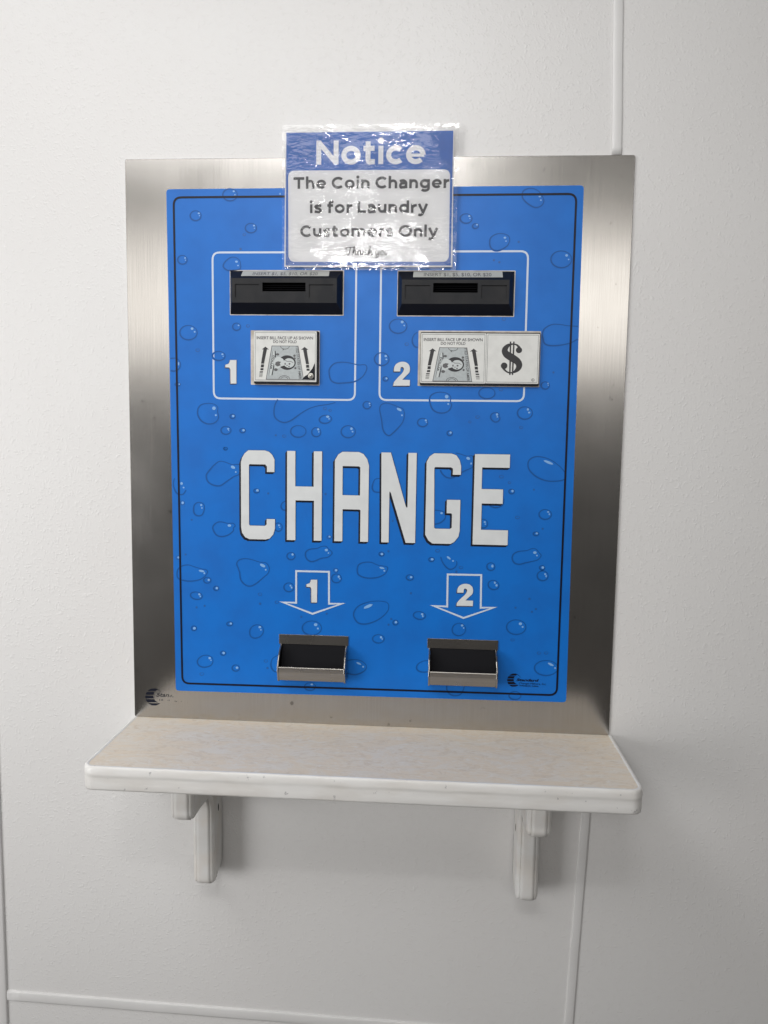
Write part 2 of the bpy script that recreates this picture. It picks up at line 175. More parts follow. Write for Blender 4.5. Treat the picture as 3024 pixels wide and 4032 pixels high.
 ('d',[(34.2,308.5),(33.7,307.1),(32.4,306.6),(31.1,307.1),(30.5,308.4),(31.0,309.8),(32.3,310.3),(33.7,309.8)]),
 ('s',[(119.0,311.6),(118.6,310.3),(117.4,309.3),(115.7,309.0),(114.0,309.3),(112.7,310.1),(112.2,311.4),(112.7,312.7),(113.9,313.6),(115.6,314.0),(117.3,313.7),(118.6,312.8)]),
 ('c',[(110.5,296.4),(109.9,294.7),(108.3,293.3),(105.9,292.8),(103.6,293.2),(101.9,294.4),(101.2,296.2),(101.8,297.9),(103.5,299.2),(105.8,299.7),(108.1,299.3),(109.9,298.1)]),
 ('c',[(-20.2,271.1),(-19.1,282.3),(-11.3,287.6),(2.9,288.7),(15.5,284.0),(29.6,282.0),(31.3,277.3),(26.7,269.2),(14.2,262.8),(-3.1,261.3),(-15.7,264.9)]),
 ('s',[(-53.3,273.4),(-53.8,271.7),(-55.3,270.3),(-57.3,269.8),(-59.4,270.2),(-60.9,271.5),(-61.5,273.2),(-60.9,275.0),(-59.5,276.3),(-57.4,276.8),(-55.3,276.4),(-53.8,275.2)]),
 ('c',[(-47.4,259.6),(-47.8,257.2),(-49.0,255.0),(-50.9,253.3),(-53.3,252.1),(-55.9,251.7),(-58.6,252.0),(-61.0,253.0),(-62.9,254.6),(-64.1,256.7),(-64.5,259.1),(-64.1,261.5),(-62.9,263.6),(-61.1,265.4),(-58.7,266.5),(-56.0,267.0),(-53.4,266.7),(-51.0,265.7),(-49.1,264.0),(-47.9,261.9)]),
 ('c',[(76.1,264.5),(75.8,263.1),(75.0,261.7),(73.6,260.6),(71.9,259.9),(70.0,259.6),(68.0,259.8),(66.3,260.4),(64.9,261.4),(63.9,262.7),(63.6,264.2),(63.9,265.7),(64.8,267.0),(66.1,268.1),(67.9,268.8),(69.8,269.1),(71.7,268.9),(73.5,268.3),(74.9,267.3),(75.8,266.0)]),
 ('o',[(-337.1,425.8),(-339.3,417.5),(-338.1,408.9),(-334.2,401.0),(-329.4,398.0),(-322.1,398.9),(-317.2,406.1)]),
 ('s',[(-319.9,383.9),(-320.4,382.0),(-321.9,380.6),(-323.9,380.0),(-326.0,380.5),(-327.4,381.8),(-327.9,383.7),(-327.4,385.6),(-325.9,387.1),(-323.9,387.6),(-321.9,387.1),(-320.4,385.8)]),
 ('c',[(-304.4,372.3),(-303.0,380.3),(-297.3,384.8),(-290.1,384.5),(-285.7,379.9),(-286.2,371.1),(-290.3,363.1),(-298.4,362.1),(-303.2,366.0)]),
 ('d',[(-306.0,354.8),(-306.5,353.5),(-307.8,353.0),(-309.1,353.5),(-309.6,354.7),(-309.0,356.0),(-307.8,356.5),(-306.5,356.1)]),
 ('c',[(-270.9,339.7),(-268.7,346.9),(-261.5,351.8),(-253.5,352.0),(-245.4,350.1),(-235.8,350.3),(-231.9,346.1),(-235.1,342.1),(-235.1,337.3),(-243.9,330.0),(-255.2,326.8),(-264.8,329.5)]),
 ('c',[(-127.8,296.2),(-128.2,294.2),(-129.1,292.4),(-130.7,290.9),(-132.6,290.0),(-134.8,289.6),(-137.0,289.9),(-138.9,290.7),(-140.5,292.1),(-141.5,293.8),(-141.8,295.8),(-141.5,297.8),(-140.5,299.6),(-138.9,301.0),(-137.0,302.0),(-134.8,302.4),(-132.7,302.1),(-130.7,301.2),(-129.2,299.9),(-128.2,298.1)]),
 ('s',[(-244.8,478.0),(-245.2,476.7),(-246.4,475.8),(-248.0,475.5),(-249.5,475.8),(-250.7,476.7),(-251.1,477.9),(-250.7,479.1),(-249.5,480.1),(-247.9,480.4),(-246.3,480.1),(-245.2,479.2)]),
 ('s',[(-329.2,288.3),(-329.7,286.7),(-331.0,285.5),(-332.8,285.0),(-334.6,285.4),(-335.9,286.5),(-336.3,288.1),(-335.9,289.7),(-334.5,291.0),(-332.7,291.4),(-331.0,291.1),(-329.7,289.9)]),
 ('d',[(-317.4,294.1),(-318.0,292.8),(-319.3,292.2),(-320.5,292.7),(-321.1,294.0),(-320.5,295.3),(-319.2,295.8),(-317.9,295.3)]),
 ('c',[(-334.7,261.1),(-331.7,269.2),(-324.3,274.3),(-313.8,275.8),(-302.4,272.4),(-291.1,269.5),(-283.0,268.1),(-281.1,263.3),(-286.4,255.9),(-296.2,250.0),(-312.4,247.4),(-327.1,249.1),(-333.5,253.0)]),
 ('c',[(-274.8,250.1),(-275.1,248.5),(-276.0,247.0),(-277.5,245.9),(-279.3,245.1),(-281.3,244.8),(-283.3,245.0),(-285.1,245.6),(-286.5,246.7),(-287.4,248.2),(-287.7,249.7),(-287.4,251.4),(-286.5,252.8),(-285.0,254.0),(-283.2,254.8),(-281.2,255.1),(-279.2,254.9),(-277.4,254.2),(-276.0,253.1),(-275.1,251.7)]),
 ('c',[(-229.4,280.0),(-225.7,286.5),(-215.2,289.5),(-202.4,287.9),(-189.6,284.2),(-178.4,282.9),(-172.8,275.0),(-174.4,265.4),(-183.2,257.1),(-194.4,247.2),(-205.7,241.5),(-215.4,244.2),(-222.6,252.8),(-224.2,264.0),(-227.3,273.6)]),
 ('c',[(-261.3,236.3),(-261.9,234.3),(-263.6,232.8),(-265.8,232.3),(-268.1,232.7),(-269.7,234.1),(-270.3,236.0),(-269.7,238.0),(-268.0,239.4),(-265.8,240.0),(-263.5,239.6),(-261.9,238.2)]),
 ('c',[(-129.5,241.8),(-130.0,239.4),(-131.2,237.2),(-133.1,235.4),(-135.6,234.3),(-138.3,233.8),(-141.0,234.1),(-143.5,235.1),(-145.4,236.8),(-146.7,238.9),(-147.1,241.3),(-146.7,243.7),(-145.5,245.8),(-143.5,247.6),(-141.1,248.8),(-138.4,249.2),(-135.6,248.9),(-133.2,247.9),(-131.2,246.2),(-130.0,244.1)]),
 ('s',[(-185.5,228.1),(-185.9,227.0),(-187.1,226.1),(-188.7,225.7),(-190.3,226.0),(-191.5,226.8),(-191.9,227.9),(-191.5,229.1),(-190.3,229.9),(-188.7,230.3),(-187.1,230.0),(-185.9,229.2)]),
 ('c',[(-290.3,220.6),(-291.1,218.7),(-293.0,217.1),(-295.6,216.0),(-298.7,215.5),(-302.0,215.7),(-305.2,216.5),(-308.0,217.8),(-310.1,219.6),(-311.2,221.6),(-311.4,223.7),(-310.5,225.6),(-308.7,227.2),(-306.1,228.2),(-302.9,228.7),(-299.6,228.6),(-296.4,227.8),(-293.6,226.4),(-291.6,224.7),(-290.4,222.6)]),
 ('d',[(-284.5,204.6),(-285.1,203.2),(-286.5,202.6),(-287.9,203.1),(-288.4,204.5),(-287.9,205.9),(-286.5,206.5),(-285.1,205.9)]),
 ('d',[(-298.7,201.4),(-299.3,200.0),(-300.7,199.4),(-302.1,199.9),(-302.6,201.3),(-302.0,202.7),(-300.7,203.3),(-299.3,202.8)]),
 ('d',[(-186.5,211.2),(-187.1,209.7),(-188.7,209.0),(-190.2,209.6),(-190.9,211.1),(-190.2,212.7),(-188.7,213.4),(-187.1,212.8)]),
 ('d',[(-114.6,190.4),(-115.2,189.1),(-116.5,188.4),(-117.9,189.0),(-118.5,190.3),(-117.9,191.7),(-116.6,192.3),(-115.2,191.8)]),
 ('d',[(-173.9,97.5),(-174.4,96.1),(-175.8,95.5),(-177.2,96.0),(-177.8,97.4),(-177.2,98.8),(-175.8,99.4),(-174.4,98.9)]),
 ('s',[(-156.2,215.0),(-156.6,213.9),(-157.8,213.0),(-159.4,212.7),(-161.0,212.9),(-162.2,213.7),(-162.6,214.8),(-162.2,216.0),(-161.0,216.8),(-159.4,217.2),(-157.8,216.9),(-156.6,216.1)]),
 ('c',[(-301.0,164.3),(-301.7,162.1),(-303.4,160.5),(-305.6,159.9),(-307.9,160.4),(-309.6,161.9),(-310.2,164.0),(-309.5,166.1),(-307.9,167.7),(-305.6,168.4),(-303.3,167.9),(-301.6,166.4)]),
 ('c',[(-237.0,174.6),(-237.2,173.5),(-237.8,172.4),(-238.9,171.4),(-240.3,170.8),(-241.9,170.4),(-243.5,170.4),(-245.0,170.7),(-246.2,171.4),(-247.0,172.3),(-247.3,173.3),(-247.2,174.5),(-246.5,175.6),(-245.4,176.5),(-244.0,177.2),(-242.5,177.5),(-240.8,177.5),(-239.4,177.2),(-238.1,176.6),(-237.3,175.7)]),
 ('c',[(-207.2,161.1),(-204.3,168.5),(-197.8,173.2),(-189.7,173.5),(-184.1,169.1),(-183.2,161.0),(-188.1,153.5),(-197.8,149.9),(-205.1,153.0)]),
 ('c',[(-300.4,103.8),(-297.4,110.5),(-289.2,116.0),(-279.4,116.0),(-273.2,111.3),(-272.9,103.9),(-277.1,98.0),(-287.7,94.8),(-296.7,97.3)]),
 ('c',[(-249.6,121.5),(-250.2,119.6),(-251.9,118.1),(-254.2,117.6),(-256.5,118.0),(-258.1,119.3),(-258.7,121.2),(-258.1,123.1),(-256.4,124.5),(-254.1,125.1),(-251.9,124.7),(-250.2,123.4)]),
 ('c',[(-225.3,95.7),(-225.6,93.9),(-226.5,92.3),(-228.0,91.1),(-229.8,90.2),(-231.8,89.8),(-233.8,90.0),(-235.6,90.8),(-237.1,92.0),(-238.0,93.5),(-238.3,95.2),(-238.0,97.0),(-237.1,98.6),(-235.6,99.9),(-233.8,100.7),(-231.8,101.1),(-229.7,100.9),(-227.9,100.1),(-226.5,98.9),(-225.6,97.4)]),
 ('s',[(-288.8,82.7),(-289.3,81.4),(-290.6,80.5),(-292.5,80.1),(-294.3,80.3),(-295.6,81.2),(-296.0,82.4),(-295.6,83.7),(-294.2,84.6),(-292.4,85.0),(-290.6,84.8),(-289.3,83.9)]),
 ('s',[(-175.2,110.1),(-175.6,108.9),(-176.8,108.1),(-178.4,107.7),(-180.0,108.0),(-181.2,108.8),(-181.7,109.9),(-181.2,111.0),(-180.0,111.9),(-178.4,112.3),(-176.8,112.0),(-175.6,111.2)]),
 ('o',[(-155.0,122.0),(-165.5,115.9),(-169.5,107.5),(-168.7,98.5),(-163.8,92.1),(-154.9,90.0)]),
 ('c',[(-81.2,171.6),(-82.0,167.7),(-84.4,164.1),(-88.1,161.1),(-92.8,159.2),(-98.0,158.4),(-103.2,158.9),(-107.9,160.5),(-111.6,163.2),(-114.0,166.6),(-114.9,170.5),(-114.0,174.5),(-111.7,178.1),(-108.0,181.0),(-103.3,182.9),(-98.1,183.7),(-92.9,183.2),(-88.2,181.6),(-84.5,178.9),(-82.1,175.5)]),
 ('c',[(-91.0,67.1),(-91.4,65.0),(-92.8,63.0),(-94.9,61.4),(-97.6,60.3),(-100.6,59.9),(-103.6,60.1),(-106.3,61.0),(-108.5,62.4),(-109.9,64.3),(-110.3,66.4),(-109.9,68.6),(-108.5,70.6),(-106.4,72.2),(-103.7,73.2),(-100.7,73.7),(-97.7,73.5),(-95.0,72.6),(-92.9,71.1),(-91.5,69.3)]),
 ('c',[(-25.7,195.1),(-23.7,204.8),(-15.1,213.9),(0.6,220.0),(16.4,222.0),(30.6,220.1),(34.6,213.0),(31.6,203.3),(20.0,191.7),(5.8,184.0),(-8.4,180.8),(-19.5,184.0)]),
 ('c',[(51.0,185.4),(50.4,183.3),(48.9,181.8),(46.7,181.1),(44.4,181.6),(42.8,183.1),(42.2,185.2),(42.7,187.3),(44.3,188.9),(46.5,189.5),(48.7,189.0),(50.4,187.5)]),
 ('d',[(40.8,191.5),(40.3,190.2),(39.0,189.6),(37.6,190.1),(37.0,191.4),(37.6,192.8),(38.9,193.4),(40.2,192.9)]),
 ('d',[(36.6,181.3),(36.0,179.9),(34.7,179.3),(33.3,179.8),(32.8,181.2),(33.3,182.6),(34.6,183.2),(36.0,182.6)]),
 ('d',[(73.9,237.1),(73.4,235.7),(72.0,235.0),(70.5,235.6),(69.9,237.0),(70.5,238.5),(71.9,239.1),(73.3,238.5)]),
 ('d',[(-70.7,197.3),(-71.3,195.9),(-72.6,195.3),(-74.0,195.8),(-74.5,197.2),(-74.0,198.5),(-72.6,199.2),(-71.3,198.6)]),
 ('c',[(27.8,156.2),(27.3,153.9),(25.9,151.8),(23.7,150.1),(20.9,148.9),(17.7,148.4),(14.6,148.7),(11.8,149.7),(9.5,151.2),(8.0,153.3),(7.5,155.5),(8.0,157.8),(9.4,160.0),(11.6,161.7),(14.4,162.8),(17.5,163.3),(20.7,163.0),(23.5,162.1),(25.8,160.5),(27.2,158.5)]),
 ('c',[(97.5,197.8),(96.8,195.7),(95.1,194.1),(92.6,192.8),(89.7,192.2),(86.5,192.2),(83.3,192.9),(80.6,194.2),(78.5,195.9),(77.2,197.9),(77.0,200.1),(77.7,202.1),(79.4,203.8),(81.8,205.0),(84.8,205.6),(88.0,205.6),(91.2,204.9),(93.9,203.6),(96.0,201.9),(97.3,199.9)]),
 ('o',[(-39.5,114.0),(-29.9,117.0),(-20.4,117.9),(-10.8,115.5),(-3.5,109.3),(-3.4,101.9),(-10.5,95.2),(-23.2,91.1),(-39.3,93.6)]),
 ('o',[(107.2,120.8),(95.4,119.2),(86.9,114.1),(84.1,107.5),(87.1,101.9),(95.8,99.8),(107.6,101.3)]),
 ('c',[(166.2,180.2),(166.6,176.8),(165.8,173.4),(164.0,170.3),(161.3,167.9),(158.0,166.3),(154.4,165.7),(150.8,166.2),(147.7,167.8),(145.2,170.2),(143.8,173.3),(143.4,176.6),(144.2,180.0),(146.0,183.1),(148.7,185.5),(152.0,187.1),(155.6,187.7),(159.2,187.2),(162.3,185.6),(164.7,183.2)]),
 ('c',[(268.1,184.3),(267.4,180.4),(265.2,176.7),(261.7,173.8),(257.2,171.9),(252.1,171.1),(247.1,171.5),(242.4,173.2),(238.7,175.9),(236.3,179.4),(235.4,183.3),(236.0,187.2),(238.3,190.8),(241.8,193.8),(246.3,195.7),(251.3,196.5),(256.4,196.0),(261.0,194.4),(264.7,191.7),(267.2,188.2)]),
 ('s',[(249.5,161.6),(249.1,160.5),(248.0,159.7),(246.5,159.4),(244.9,159.6),(243.8,160.3),(243.3,161.4),(243.7,162.4),(244.8,163.2),(246.3,163.5),(247.9,163.3),(249.1,162.6)]),
 ('s',[(294.6,140.2),(294.2,139.2),(293.1,138.4),(291.6,138.1),(290.0,138.3),(288.9,139.0),(288.4,140.0),(288.8,141.1),(289.9,141.9),(291.4,142.2),(293.0,142.0),(294.1,141.3)]),
 ('s',[(306.6,140.8),(306.2,139.8),(305.1,139.0),(303.6,138.6),(302.1,138.9),(300.9,139.6),(300.4,140.6),(300.8,141.6),(301.9,142.4),(303.5,142.8),(305.0,142.6),(306.2,141.8)]),
 ('d',[(274.4,233.3),(273.8,231.7),(272.4,231.1),(270.9,231.7),(270.2,233.1),(270.8,234.7),(272.2,235.4),(273.7,234.8)]),
 ('d',[(251.3,217.4),(250.8,216.1),(249.5,215.5),(248.2,216.0),(247.6,217.3),(248.1,218.7),(249.4,219.3),(250.7,218.7)]),
 ('d',[(279.1,211.1),(278.6,209.8),(277.3,209.2),(275.9,209.7),(275.4,211.0),(275.9,212.4),(277.1,213.0),(278.5,212.5)]),
 ('d',[(285.5,216.2),(285.0,214.9),(283.7,214.3),(282.4,214.8),(281.8,216.1),(282.3,217.5),(283.6,218.1),(284.9,217.6)]),
 ('c',[(324.2,115.2),(323.4,111.1),(320.7,107.3),(316.5,104.3),(311.0,102.2),(304.9,101.3),(298.8,101.8),(293.2,103.4),(288.7,106.2),(285.8,109.8),(284.7,113.8),(285.5,117.9),(288.2,121.6),(292.5,124.7),(297.9,126.8),(304.0,127.6),(310.1,127.2),(315.7,125.5),(320.2,122.8),(323.1,119.2)]),
 ('c',[(263.5,64.6),(263.1,62.4),(261.7,60.4),(259.5,58.7),(256.7,57.6),(253.6,57.1),(250.4,57.4),(247.6,58.3),(245.3,59.8),(243.8,61.7),(243.2,63.9),(243.7,66.1),(245.0,68.1),(247.2,69.8),(250.0,70.9),(253.1,71.4),(256.3,71.1),(259.1,70.2),(261.4,68.7),(262.9,66.8)]),
 ('o',[(136.6,79.3),(137.2,69.6),(143.6,62.0),(153.2,60.1),(162.5,64.9),(167.6,79.7)]),
]
GLINTS = [
 [(-230.0,900.2),(-230.5,899.1),(-231.8,898.7),(-233.1,899.2),(-233.7,900.2),(-233.1,901.2),(-231.8,901.6),(-230.5,901.2)],
 [(-228.6,894.6),(-229.0,893.9),(-229.8,893.6),(-230.7,893.9),(-231.1,894.6),(-230.7,895.4),(-229.8,895.7),(-229.0,895.3)],
 [(-288.8,865.3),(-289.3,864.4),(-290.6,864.0),(-291.9,864.4),(-292.5,865.3),(-291.9,866.2),(-290.6,866.6),(-289.3,866.2)],
 [(-288.5,861.5),(-288.8,860.8),(-289.6,860.6),(-290.3,860.9),(-290.6,861.5),(-290.3,862.1),(-289.6,862.4),(-288.8,862.1)],
 [(-196.2,845.3),(-196.8,844.3),(-198.1,843.9),(-199.4,844.3),(-199.9,845.3),(-199.4,846.4),(-198.1,846.8),(-196.8,846.4)],
 [(-196.4,841.2),(-196.7,840.6),(-197.5,840.3),(-198.2,840.6),(-198.5,841.2),(-198.2,841.8),(-197.5,842.1),(-196.7,841.8)],
 [(-313.1,793.4),(-313.5,792.5),(-314.5,792.1),(-315.5,792.5),(-315.9,793.4),(-315.5,794.4),(-314.5,794.8),(-313.5,794.4)],
 [(-313.0,789.9),(-313.2,789.2),(-313.9,789.0),(-314.6,789.2),(-314.8,789.9),(-314.6,790.5),(-313.9,790.7),(-313.2,790.5)],
 [(-225.4,787.5),(-226.0,786.2),(-227.7,785.7),(-229.3,786.2),(-230.0,787.5),(-229.3,788.8),(-227.7,789.3),(-226.0,788.8)],
 [(-223.7,781.3),(-224.1,780.4),(-225.1,780.1),(-226.1,780.4),(-226.5,781.3),(-226.1,782.1),(-225.1,782.5),(-224.1,782.1)],
 [(-223.1,683.7),(-223.5,682.9),(-224.5,682.5),(-225.5,682.9),(-225.9,683.7),(-225.5,684.6),(-224.5,684.9),(-223.5,684.6)],
 [(-301.3,678.0),(-302.0,676.5),(-303.8,675.8),(-305.6,676.5),(-306.3,677.9),(-305.6,679.5),(-303.8,680.1),(-302.0,679.5)],
 [(-297.9,672.7),(-298.3,671.7),(-299.5,671.3),(-300.6,671.7),(-301.0,672.7),(-300.5,673.6),(-299.4,674.1),(-298.3,673.7)],
 [(-153.4,895.7),(-153.8,894.5),(-154.6,894.0),(-155.5,894.5),(-155.8,895.7),(-155.5,896.9),(-154.6,897.4),(-153.8,896.9)],
 [(268.7,889.2),(268.2,888.4),(266.7,888.1),(265.3,888.5),(264.7,889.3),(265.2,890.1),(266.7,890.4),(268.1,890.1)],
 [(270.2,883.8),(269.8,883.0),(268.8,882.7),(267.8,883.0),(267.3,883.8),(267.7,884.6),(268.7,885.0),(269.8,884.6)],
 [(156.7,859.4),(156.2,858.4),(155.0,857.9),(153.7,858.4),(153.2,859.4),(153.7,860.4),(154.9,860.8),(156.2,860.4)],
 [(157.1,855.6),(156.8,855.0),(156.1,854.8),(155.4,855.0),(155.1,855.6),(155.3,856.3),(156.1,856.5),(156.8,856.3)],
 [(169.5,845.8),(169.0,844.9),(167.8,844.5),(166.5,844.9),(166.0,845.8),(166.5,846.7),(167.7,847.1),(169.0,846.7)],
 [(215.4,825.4),(214.8,824.2),(213.3,823.7),(211.7,824.2),(211.0,825.4),(211.6,826.6),(213.2,827.1),(214.7,826.6)],
 [(216.5,820.1),(216.1,819.2),(215.2,818.9),(214.2,819.2),(213.8,820.1),(214.2,820.9),(215.1,821.2),(216.1,820.9)],
 [(315.0,797.5),(314.4,796.1),(312.9,795.5),(311.3,796.1),(310.6,797.5),(311.2,798.9),(312.8,799.5),(314.3,798.9)],
 [(317.5,791.2),(317.2,790.3),(316.3,790.0),(315.5,790.3),(315.1,791.2),(315.4,792.0),(316.3,792.3),(317.1,792.0)],
 [(-250.4,636.0),(-251.0,635.0),(-252.3,634.5),(-253.6,634.9),(-254.2,636.0),(-253.6,637.1),(-252.3,637.5),(-250.9,637.1)],
 [(-249.9,632.7),(-250.3,632.0),(-251.1,631.8),(-251.8,632.0),(-252.1,632.7),(-251.8,633.3),(-251.0,633.6),(-250.3,633.3)],
 [(-326.4,619.7),(-326.7,617.5),(-327.7,616.6),(-328.5,617.5),(-328.9,619.7),(-328.5,621.8),(-327.6,622.7),(-326.7,621.8)],
 [(-325.6,585.5),(-326.0,584.6),(-326.9,584.2),(-327.8,584.6),(-328.2,585.4),(-327.8,586.3),(-326.9,586.7),(-326.0,586.3)],
 [(-264.2,545.8),(-265.2,543.6),(-267.4,542.7),(-269.6,543.6),(-270.5,545.7),(-269.6,547.9),(-267.4,548.9),(-265.1,548.0)],
 [(-262.4,534.1),(-263.0,532.9),(-264.3,532.4),(-265.6,532.9),(-266.2,534.1),(-265.6,535.3),(-264.3,535.8),(-262.9,535.3)],
 [(-232.0,533.3),(-232.7,531.8),(-234.3,531.2),(-235.8,531.8),(-236.5,533.2),(-235.8,534.6),(-234.2,535.2),(-232.7,534.7)],
 [(-241.2,511.3),(-241.7,510.2),(-243.1,509.8),(-244.4,510.2),(-245.0,511.3),(-244.4,512.4),(-243.0,512.9),(-241.7,512.4)],
 [(-241.3,508.7),(-241.6,508.0),(-242.3,507.8),(-242.9,508.0),(-243.2,508.7),(-242.9,509.3),(-242.3,509.6),(-241.6,509.4)],
 [(-214.4,509.4),(-215.1,508.0),(-216.7,507.4),(-218.2,507.9),(-218.9,509.3),(-218.2,510.8),(-216.7,511.4),(-215.1,510.8)],
 [(-231.3,444.8),(-233.2,443.7),(-236.2,444.2),(-238.5,446.0),(-238.8,448.1),(-236.9,449.3),(-234.0,448.8),(-231.7,446.9)],
 [(-228.8,438.4),(-229.2,437.4),(-230.3,437.0),(-231.5,437.4),(-231.9,438.4),(-231.5,439.4),(-230.3,439.8),(-229.2,439.4)],
 [(25.1,635.2),(24.5,633.9),(23.0,633.3),(21.5,633.8),(20.8,635.2),(21.4,636.6),(22.9,637.2),(24.5,636.6)],
 [(25.7,629.8),(25.2,628.9),(24.0,628.5),(22.8,628.9),(22.3,629.8),(22.8,630.8),(24.0,631.2),(25.1,630.8)],
 [(26.6,598.7),(26.1,597.4),(24.8,596.9),(23.5,597.4),(22.9,598.7),(23.4,599.9),(24.7,600.5),(26.0,600.0)],
 [(51.8,690.8),(51.1,689.2),(49.3,688.5),(47.5,689.1),(46.7,690.8),(47.5,692.4),(49.2,693.1),(51.1,692.4)],
 [(53.9,685.1),(53.6,684.2),(52.7,683.8),(51.8,684.2),(51.4,685.1),(51.7,686.0),(52.6,686.3),(53.5,686.0)],
 [(-70.4,534.2),(-71.2,532.7),(-73.2,532.0),(-75.1,532.6),(-76.0,534.1),(-75.2,535.6),(-73.2,536.3),(-71.2,535.7)],
 [(-69.4,530.5),(-69.8,529.7),(-70.8,529.3),(-71.8,529.6),(-72.2,530.5),(-71.8,531.4),(-70.8,531.7),(-69.8,531.4)],
 [(-87.2,512.8),(-87.8,511.4),(-89.2,510.8),(-90.6,511.3),(-91.2,512.7),(-90.7,514.1),(-89.2,514.7),(-87.8,514.2)],
 [(-87.2,508.5),(-87.5,507.7),(-88.2,507.4),(-89.0,507.7),(-89.3,508.4),(-89.0,509.2),(-88.3,509.5),(-87.5,509.2)],
 [(-30.8,514.7),(-31.4,513.1),(-32.9,512.5),(-34.5,513.1),(-35.1,514.6),(-34.5,516.1),(-33.0,516.8),(-31.5,516.2)],
 [(-29.5,509.8),(-29.9,508.8),(-31.0,508.4),(-32.1,508.8),(-32.6,509.7),(-32.2,510.7),(-31.1,511.1),(-30.0,510.7)],
 [(-1.4,557.0),(-1.8,556.1),(-2.9,555.7),(-4.0,556.0),(-4.4,557.0),(-4.0,558.0),(-2.9,558.4),(-1.8,558.0)],
 [(-1.2,553.7),(-1.5,553.0),(-2.2,552.8),(-3.0,553.0),(-3.3,553.7),(-3.0,554.3),(-2.2,554.6),(-1.5,554.3)],
 [(50.8,545.4),(48.8,544.7),(45.7,545.8),(43.1,547.9),(42.7,549.8),(44.6,550.5),(47.8,549.5),(50.3,547.3)],
 [(53.0,538.1),(52.6,537.0),(51.5,536.6),(50.4,537.0),(50.0,538.1),(50.4,539.2),(51.5,539.6),(52.6,539.2)],
 [(93.3,530.3),(92.8,529.1),(91.5,528.6),(90.2,529.1),(89.6,530.2),(90.1,531.4),(91.4,531.9),(92.7,531.5)],
 [(93.7,527.3),(93.4,526.6),(92.6,526.3),(91.8,526.6),(91.5,527.2),(91.8,527.9),(92.6,528.2),(93.3,527.9)],
 [(128.2,569.8),(127.4,567.6),(125.2,566.7),(123.1,567.6),(122.1,569.7),(123.0,571.9),(125.1,572.8),(127.3,571.9)],
 [(129.7,557.7),(129.2,556.7),(128.1,556.2),(126.9,556.6),(126.4,557.7),(126.8,558.8),(128.0,559.2),(129.2,558.8)],
 [(135.1,510.7),(134.5,509.3),(133.1,508.7),(131.7,509.2),(131.1,510.6),(131.7,512.0),(133.1,512.6),(134.5,512.0)],
 [(291.6,593.2),(291.3,592.3),(290.5,592.0),(289.6,592.3),(289.2,593.2),(289.6,594.0),(290.4,594.4),(291.2,594.0)],
 [(291.9,590.2),(291.6,589.6),(291.0,589.3),(290.4,589.6),(290.1,590.2),(290.3,590.8),(291.0,591.1),(291.6,590.8)],
 [(210.8,541.6),(210.3,540.1),(209.0,539.4),(207.5,540.0),(206.9,541.5),(207.5,543.0),(208.8,543.6),(210.2,543.0)],
 [(211.0,537.6),(210.6,536.8),(209.6,536.4),(208.7,536.7),(208.2,537.6),(208.6,538.5),(209.6,538.8),(210.5,538.5)],
 [(261.0,550.3),(260.5,548.8),(259.2,548.2),(257.9,548.8),(257.4,550.3),(257.8,551.8),(259.1,552.4),(260.4,551.8)],
 [(263.4,545.4),(262.8,544.3),(261.5,543.9),(260.1,544.3),(259.5,545.3),(260.0,546.4),(261.4,546.9),(262.8,546.5)],
 [(166.5,466.8),(164.9,465.7),(162.4,466.0),(160.5,467.6),(160.3,469.6),(161.9,470.8),(164.4,470.4),(166.3,468.8)],
 [(170.0,459.8),(169.6,458.4),(168.5,457.9),(167.4,458.4),(167.0,459.7),(167.4,461.0),(168.4,461.6),(169.5,461.0)],
 [(304.0,460.7),(301.1,460.3),(295.1,461.9),(289.5,464.7),(287.6,467.1),(290.5,467.5),(296.5,465.9),(302.1,463.1)],
 [(240.4,415.1),(239.8,413.5),(238.4,412.9),(236.8,413.5),(236.2,415.0),(236.7,416.5),(238.2,417.2),(239.7,416.6)],
 [(300.1,381.4),(299.6,380.3),(298.3,379.8),(297.0,380.2),(296.5,381.3),(297.0,382.4),(298.2,382.9),(299.5,382.5)],
 [(301.6,377.6),(301.3,376.5),(300.4,376.0),(299.6,376.4),(299.2,377.5),(299.5,378.6),(300.3,379.1),(301.2,378.6)],
 [(282.7,345.0),(282.2,343.8),(280.8,343.2),(279.4,343.7),(278.8,344.9),(279.3,346.1),(280.7,346.7),(282.1,346.2)],
 [(195.6,362.1),(195.1,361.0),(193.8,360.5),(192.5,360.9),(191.9,362.0),(192.4,363.1),(193.7,363.6),(195.0,363.2)],
 [(196.0,358.5),(195.7,357.7),(194.8,357.4),(193.9,357.7),(193.6,358.5),(193.9,359.2),(194.8,359.6),(195.6,359.3)],
 [(281.9,312.3),(281.0,310.7),(278.9,309.9),(276.7,310.6),(275.8,312.2),(276.6,313.9),(278.7,314.6),(280.9,314.0)],
 [(283.9,307.4),(283.5,306.4),(282.4,306.0),(281.3,306.4),(280.8,307.3),(281.2,308.3),(282.3,308.8),(283.4,308.4)],
 [(210.6,287.5),(210.1,285.6),(208.7,284.8),(207.3,285.6),(206.6,287.4),(207.2,289.3),(208.6,290.2),(210.0,289.4)],
 [(295.1,287.4),(294.5,285.9),(292.9,285.2),(291.2,285.8),(290.5,287.3),(291.1,288.9),(292.7,289.5),(294.4,288.9)],
 [(299.0,276.3),(298.5,275.1),(297.2,274.7),(295.9,275.1),(295.3,276.2),(295.8,277.3),(297.1,277.8),(298.4,277.4)],
 [(300.3,272.9),(299.9,271.5),(298.9,270.9),(297.8,271.5),(297.3,272.8),(297.7,274.1),(298.8,274.7),(299.9,274.2)],
 [(215.3,259.2),(214.9,257.7),(213.7,257.1),(212.5,257.7),(211.9,259.1),(212.4,260.6),(213.6,261.2),(214.8,260.6)],
